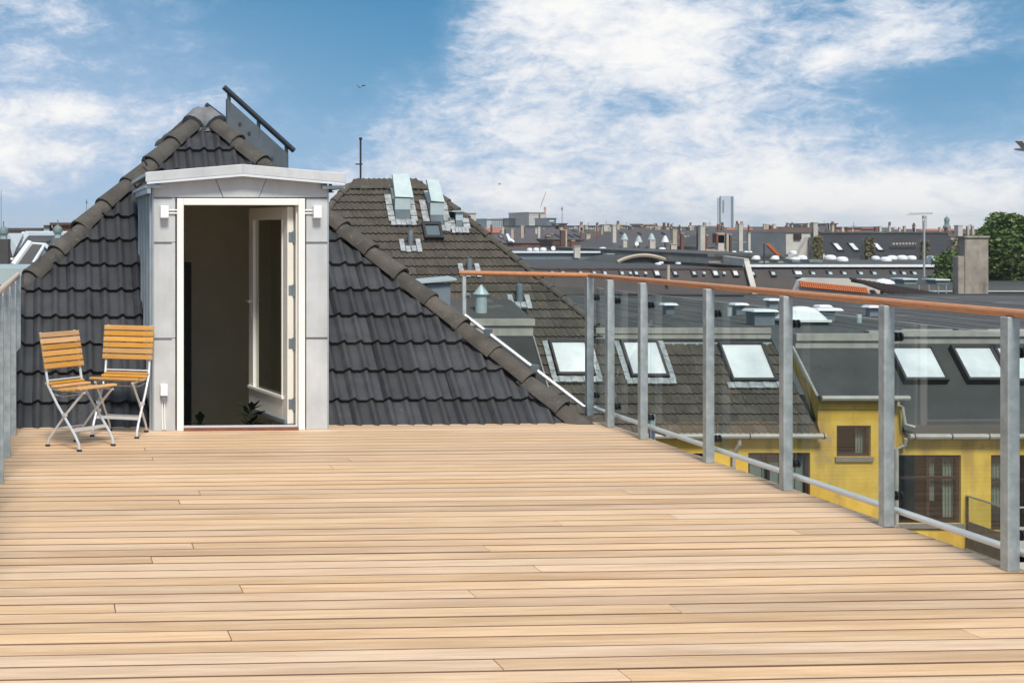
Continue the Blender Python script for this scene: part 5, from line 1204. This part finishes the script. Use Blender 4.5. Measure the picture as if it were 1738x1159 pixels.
def far_city():
    t = block('apartment_block', 'pale grey apartment block on the skyline left of the dark glass one', 826, 862, 371, 420, 20, 'pale_block')
    far_windows(t, 834, 861, 373, 392, 420, 9, 5, 'glass_block')
    t = block('office_block', 'dark glass office block on the skyline', 862, 888, 370, 415, 20, 'glass_block')
    far_windows(t, 862.5, 888, 371, 390, 415, 1, 6, 'win_glass', .96, .6)
    t = block('office_block', 'narrow blue grey block right of the dark glass office', 888, 897, 371, 425, 20, 'pale_block')
    t = block('tower_block', 'cream tower block on the skyline above the red chimneys', 898, 925, 360, 400, 22, 'cream_block')
    far_windows(t, 899, 913, 363, 384, 400, 5, 5, 'pale_block'); far_windows(t, 914, 917, 363, 382, 400, 1, 1, 'win_glass', .9, .95)
    t = block('rooftop_unit', 'small dark block with white sign on the skyline', 929, 944, 370, 380, 12, 'glass_block')
    far_windows(t, 932, 940, 373, 377, 380, 1, 1, 'dome', .9, .5)
    t = block('apartment_block', 'pale block half hidden behind the right hip of the brown roof', 794, 808, 361, 390, 18, 'cream_block')
    t = block('long_hall', 'long flat dark roofed hall on the skyline', 922, 1096, 383, 300, 30, 'cream_block', 'black_roof')
    far_windows(t, 930, 1090, 385, 390, 300, 34, 1, 'pale_block', .6, .6)
    for x0, x1, yt in ((1092, 1110, 380), (1118, 1132, 383), (1040, 1060, 381), (955, 962, 379), (1176, 1192, 385), (1200, 1216, 383)):
        block('rooftop_unit', {1092: 'tan rooftop box ending the long hall', 1118: 'pale low rooftop box right of the long hall', 1040: 'low box on the roof of the long hall', 955: 'tiny dark rooftop box on the left of the long hall', 1176: 'low pale skyline box just left of the tall pale chimney', 1200: 'low skyline box just left of the white tower'}[x0], x0, x1, yt, 310, 8, 'render_tan' if x0 != 955 else 'dark_metal')
    a = [at(1166, 388, 200), at(1176, 378, 200), at(1176, 388, 200)]
    # white tower
    Y = 900; t = bthing('tower', 'tall white tower with dark edges standing above the skyline', 1217, 1246, Y, 'tower')
    m = MB(); px_box(m, 1223.5, 1241, 333, 0, Y, 2, GZ); m.build('shaft', M['tower_white'], t)
    m = MB(); px_box(m, 1241.2, 1245, 333.5, 0, Y - .5, 2, GZ); m.build('dark_edge', M['glass_block'], t)
    m = MB(); px_box(m, 1222.2, 1223.4, 334, 0, Y - .5, 1, GZ); m.build('dark_edge', M['glass_block'], t)
    m = MB(); px_box(m, 1218.5, 1221.8, 336, 0, Y + 1, 1, GZ); m.build('side_shaft', M['tower_white'], t)
    for i in range(6): m = MB(); px_box(m, 1227, 1229, 340 + i * 3.6, 342.2 + i * 3.6, Y - .6, .5); m.build('letter_mark', M['glass_block'], t)
    # skyline rows
    for x0, x1, yt, Y, wall, roof, lab in ((1244, 1320, 387, 330, 'render_tan', 'slate', 'low dark skyline row right of the white tower'), (1318, 1372, 385, 330, 'brick_dark', 'brick_dark', 'brown skyline row left of the pale twin chimneys'),
        (1391, 1408, 379, 300, 'glass_block', None, 'blue dark block on the skyline above the black roof'), (1408, 1420, 379, 300, 'brick', None, 'red block beside the dark one above the black roof'), (1388, 1434, 385, 290, 'brick', 'brick_dark', 'red brown row below the skyline blocks over the black roof'),
        (1440, 1464, 385, 280, 'copper', None, 'green grey low block on the skyline right of the red row'), (1464, 1486, 387, 270, 'brick', 'red_roof', 'small red roofed skyline house left of the round pale block'), (1497, 1518, 385, 270, 'pale_block', None, 'pale drum shaped skyline block left of the red roofs'),
        (1640, 1668, 389, 320, 'render_tan', None, 'tan skyline block between the chimney and the tree'), (560, 830, 386, 500, 'render_tan', 'slate', 'skyline row hidden mostly behind the brown roof')):
        block('skyline_block', lab, x0, x1, yt, Y, 14, wall, roof)
    t = pitched('red_roof_house', 'long orange red roof on the skyline behind the black roof', 1520, 1640, 388.5, 399, 220, 6, 'red_roof', 'render')
    for px in (1544, 1602): dome_part(t, px, 397, 6, 217, .6)
    block('skyline_block', 'low brown skyline row across the middle distance', 760, 1260, 391, 260, 20, 'brick_dark', 'slate')
    block('skyline_block', 'low tan skyline row at the right below the spire', 1250, 1760, 392, 300, 20, 'render_tan', 'slate')
    rng = random.Random(21)
    for k in range(26):                       # chimneys along the skyline row
        pass
    # spire
    c = at(1607, 389, 420); k = 420 / FPX; t = thing('church_spire', 'small green and blue spire on the skyline above the orange roofs', 'spire', V((c.x, c.y, GZ)))
    m = MB(); m.tube([V((c.x, c.y, GZ)), c], 1.8, 8); m.build('tower', M['brick_dark'], t)
    m = MB(); m.lathe(c, [(1.5, 0), (1.2, 1.4), (.85, 1.8), (.8, 3.2), (1.0, 3.5), (.8, 4.6), (.2, 5.2), (.03, 5.9)], 8); m.build('spire', M['copper'], t)
    # cranes
    def crane(px, yt, ym, Y, jx0, jx1, jy0, jy1, mat, label, mastw=.5):
        b = at(px, ym, Y); t = thing('tower_crane', label, 'crane', V((b.x, Y, GZ))); top = at(px, yt, Y)
        m = MB(); r = mastw
        for sx in (-r, r):
            for sy in (-r, r): m.tube([V((b.x + sx, Y + sy, GZ)), V((b.x + sx, Y + sy, top.z))], .12, 4)
        z = GZ; fl = 1
        while z < top.z - 2 * r: m.tube([V((b.x - r * fl, Y - r, z)), V((b.x + r * fl, Y - r, z + 2 * r))], .07, 4); z += 2 * r; fl = -fl
        m.build('mast', M[mat], t)
        p, q = at(jx0, jy0, Y), at(jx1, jy1, Y); m = MB(); n = 14; h = .9
        m.tube([p, q], .16, 4); m.tube([p.lerp(q, .1) + UP * h, q + UP * h * .6], .12, 4)
        for i in range(n): m.tube([p.lerp(q, .1 + .9 * i / n), p.lerp(q, .1 + .9 * (i + .5) / n) + UP * h * .8], .08, 4); m.tube([p.lerp(q, .1 + .9 * (i + .5) / n) + UP * h * .8, p.lerp(q, .1 + .9 * (i + 1) / n)], .08, 4)
        m.build('jib', M[mat], t)
        m = MB(); c = top; m.box(c.x - r * 1.5, c.x + r * 1.5, Y - r, Y + r, c.z - 1.2, c.z + .2); m.build('cab', M[mat], t)
    crane(1569, 367, 390, 480, 1538, 1583, 365, 363.5, 'crane', 'thin crane with long level jib over the orange roofs')
    crane(925, 352, 372, 650, 917, 927, 353, 326, 'crane_red', 'faint pinkish crane with raised jib above the cream tower block', .4)
    for px, y0, y1, Y, lab in ((2, 322, 386, 60, 'thin mast at the left edge of the picture'), (954, 352, 361, 500, 'short skyline antenna right of the cream tower block'), (147, 338, 356, 240, 'thin spire pole beside the left hip')):
        a, b = at(px, y0, Y), at(px, y1, Y); t = thing('antenna_pole', lab, 'antenna', V((b.x, Y, GZ))); m = MB(); m.tube([V((b.x, Y, GZ)), a], [Y / FPX * .6, Y / FPX * .35], 6); m.build('pole', M['dark_metal'], t)
        m = MB(); c = a.lerp(b, .25); r = Y / FPX * (1.6 if px != 2 else .8); m.lathe(c - UP * r * 2, [(r * .3, 0), (r, r), (r * .9, 2.2 * r), (.02, 5 * r)], 8); m.build('finial', M['copper'], t)
far_city()

def city_left():
    t = block('flat_block', 'long brown flat block on the left skyline', -60, 140, 387, 120, 20, 'render_tan', 'slate')
    t = block('brick_rooftop', 'red brick roof box on the left skyline', 89, 118, 378, 116, 8, 'brick', 'brick_dark')
    block('rooftop_unit', 'small grey rooftop box left of the red brick one', 74, 84, 378, 118, 3, 'pale_block')
    # gabled house with pale copings
    Y = 62; t = pitched('gabled_house', 'dark roofed house with pale copings left of the tiled hip', 28, 128, 397, 440, Y, 7, 'slate', 'brick', 38, 112)
    for p, q in (((12, 437), (40, 398)), ((44, 398), (116, 398)), ((26, 432), (44, 400))):
        a, b = at(*p, Y + 2), at(*q, Y + 6.5); m = MB(); m.tube([a, b], .22, 6); m.build('coping', M['dome'], t)
    p = [at(8, 440, Y + 1), at(14, 396, Y + 5), at(40, 396, Y + 5), at(28, 420, Y + 1), at(20, 440, Y + 1)]; m = MB(); m.prism(p, [q + V((0, .5, 0)) for q in p]); m.build('pale_gable', M['pale_block'], t)
    p = [at(-5, 455, Y - 1), at(14, 412, Y - 1), at(24, 455, Y - 1)]; m = MB(); m.prism(p, [q + V((0, .5, 0)) for q in p]); m.build('brick_gable', M['brick'], t)
    for a, b in (((14, 411), (4, 455)), ((6, 440), (22, 440)), ((14, 420), (16, 455)), ((4, 449), (24, 449))): m = MB(); m.tube([at(*a, Y - 1.2), at(*b, Y - 1.2)], .09, 5); m.build('gable_frame', M['dome'], t)
    # roof lantern
    Y = 36; t = bthing('roof_lantern', 'small dark lantern roof with white edges left of the tiled hip', 18, 92, Y, 'roof lantern')
    a, b, c, d = at(22, 452, Y), at(50, 413, Y + 1.2), at(76, 415, Y + 1.2), at(56, 447, Y)
    m = MB(); m.prism([a, d, c, b], [q + V((0, .15, -.1)) for q in (a, d, c, b)]); m.build('roof_pane', M['slate'], t)
    for p, q, r in ((a, b, .14), (b, c, .05), (c, d, .07), (c, at(88, 428, Y), .07)): m = MB(); m.tube([p, q], r, 6); m.build('edge_bar', M['dome'], t)
    m = MB(); p = [at(54, 452, Y + .1), at(76, 416, Y + 1.2), at(95, 440, Y + .4), at(95, 460, Y + .1)]; m.prism(p, [q + V((0, .3, 0)) for q in p]); m.build('lantern_side', M['zinc_dull'], t)
    m = MB(); m.box(at(0, 455, Y).x, at(100, 455, Y).x, Y + .3, Y + 6, GZ, at(0, 456, Y).z); m.build('wall', M['pale_block'], t)
    m = MB(); q = at(42, 452.5, Y - .3); m.box(q.x - .25, q.x + .25, Y - .3, Y - .1, q.z - .06, q.z + .06); m.build('red_strip', M['red_roof'], t)
    for px, pyt, Y, rpx, lab in ((6, 385, 55, 8, 'green domed turret at the left edge'), (98, 383, 58, 8, 'green domed turret beside the tiled hip')):
        k = Y / FPX; c = at(px, pyt, Y); r = rpx * k; t = thing('domed_turret', lab, 'turret', V((c.x, Y, GZ)))
        m = MB(); m.lathe(c, [(r, -r * 1.5), (r * 1.05, -r * .9), (r * .85, -r * .35), (r * .4, -r * .05), (.03, r * .2), (.03, r * 1.2)], 12); m.build('dome', M['copper'], t, smooth=True)
        m = MB(); m.tube([V((c.x, Y, GZ)), c - UP * r * 2.6], r * 1.5, 8); m.build('turret_wall', M['zinc_dull'] if px > 50 else M['slate'], t)
        m = MB(); m.tube([c - UP * r * 2.6, c - UP * r * 1.5], r * .75, 8); m.build('drum', M['zinc_pale'], t)
    # zinc gutter box behind the end of the left railing
    a, b = at(27, 455, 10.6), at(60, 479, 10.6); t = thing('gutter_box', 'pale blue grey zinc box behind the end of the left railing', 'gutter', V(((a.x + b.x) / 2, 10.6, b.z)))
    m = MB(); m.hexa([V((a.x - .3, 10.5, b.z - .02)), V((b.x - .12, 10.5, b.z - .02)), V((b.x - .12, 11.2, b.z)), V((a.x - .3, 11.2, b.z)), V((a.x - .3, 10.5, a.z)), V((b.x + .03, 10.5, a.z)), V((b.x + .03, 11.2, a.z + .02)), V((a.x - .3, 11.2, a.z + .02))]); m.build('box_body', M['zinc_pale'], t)
city_left()

# ------------------------------------------------------------------ trees
def tree(px, ytop, Y, rad, hgt, n, label, seed, trunk_r=.3):
    rng = random.Random(seed); top = at(px, ytop, Y); t = thing('tree', label, 'tree', V((top.x, Y, GZ)))
    c = top - UP * hgt * .55; m = MB(); b = V((top.x, Y, GZ))
    m.tube([b, b.lerp(c, .5) + V((.2, 0, 0)), c], [trunk_r, trunk_r * .8, trunk_r * .5], 8); 
    clumps = []
    for i in range(70):
        d = V((rng.gauss(0, 1), rng.gauss(0, 1), rng.gauss(0, 1))).normalized() * (rng.random() ** .38)
        p = c + V((d.x * rad, d.y * rad * .45, d.z * hgt * .52)); clumps.append((p, rng.uniform(.35, 1.2) * rad * .22))
        if i < 14: m.tube([c - UP * hgt * .3, c.lerp(p, .55), p], [trunk_r * .35, trunk_r * .18, .03], 5)
    m.build('trunk', M['bark'], t)
    lf = MB()
    for k in range(n):
        p, r = clumps[rng.randrange(len(clumps))]
        d = V((rng.gauss(0, 1), rng.gauss(0, 1), rng.gauss(0, 1))).normalized() * r * rng.random() ** .35
        o = p + d; a = V((rng.gauss(0, 1), rng.gauss(0, 1), rng.gauss(0, .6))).normalized(); bb = a.cross(V((rng.gauss(0, 1), rng.gauss(0, 1), rng.gauss(0, 1)))).normalized(); s = rng.uniform(.10, .20)
        i = len(lf.v); lf.v += [o - a * s, o + bb * s * .5, o + a * s, o - bb * s * .5]; lf.f.append((i, i + 1, i + 2, i + 3)); lf.mi.append(0)
    me = bpy.data.meshes.new('crown'); bs = BASE[t]; me.from_pydata([(p.x - bs.x, p.y * YSC - bs.y, p.z - bs.z) for p in lf.v], [], lf.f); me.materials.append(M['leaf']); link_mesh('crown', me, t)
tree(1752, 318, 66, 5.2, 10.0, 46000, 'large green tree behind the big chimney at the right edge', 5)
tree(1700, 378, 68, 3.0, 6.5, 22000, 'lower green tree just right of the big chimney', 6)
tree(1606, 458, 64, 1.15, 2.0, 3500, 'small green tree peeking out left of the big chimney', 7, .12)

# ------------------------------------------------------------------ gulls
def gull(px, py, Y, span, yaw, label, bank=.3):
    c = at(px, py, Y); t = thing('gull', label, 'bird', c)
    ca, sa = math.cos(yaw), math.sin(yaw); X_ = V((ca, sa, 0)); Y_ = V((-sa, ca, 0))
    m = MB(); m.tube([c - Y_ * span * .22, c - Y_ * span * .1, c + Y_ * span * .05, c + Y_ * span * .17, c + Y_ * span * .22], [.01 * span, .05 * span, .065 * span, .035 * span, .008 * span], 8); m.build('body', M['gull'], t, smooth=True)
    for s in (-1, 1):
        q = [c + X_ * s * span * .04 + Y_ * span * .06, c + X_ * s * span * .26 + Y_ * span * .10 + UP * span * bank * .5, c + X_ * s * span * .5 - Y_ * span * .04 + UP * span * bank * .45, c + X_ * s * span * .26 - Y_ * span * .03 + UP * span * bank * .5, c + X_ * s * span * .04 - Y_ * span * .06]
        m = MB(); m.prism(q, [p + UP * span * .012 for p in q]); m.build('wing', M['gull'] if s < 0 else M['gull_dark'], t)
gull(1741, 252, 14, .62, .5, 'gull with dark wing flying in at the right edge of the sky')
gull(611, 148, 60, .8, .3, 'small dark gull high above the antenna mast')
gull(848, 313, 90, .6, .9, 'tiny gull in the sky right of the roof vents')

# ------------------------------------------------------------------ thin air between us and the skyline
YSC = 1.0
mb = MB(); mb.box(-3100, 3100, -400, 4100, GZ - 1, 36)
hz_m = bpy.data.materials.new('thin_haze'); hz_m.use_nodes = True; nt = hz_m.node_tree; nt.nodes.clear()
pv = nt.nodes.new('ShaderNodeVolumePrincipled'); pv.inputs['Color'].default_value = (.97, .985, 1, 1); pv.inputs['Density'].default_value = .00020; pv.inputs['Anisotropy'].default_value = .2
no = nt.nodes.new('ShaderNodeOutputMaterial'); nt.links.new(pv.outputs[0], no.inputs['Volume'])
tag(mb.build('haze', hz_m), 'thin pale haze softening the far roofs', kind='stuff')
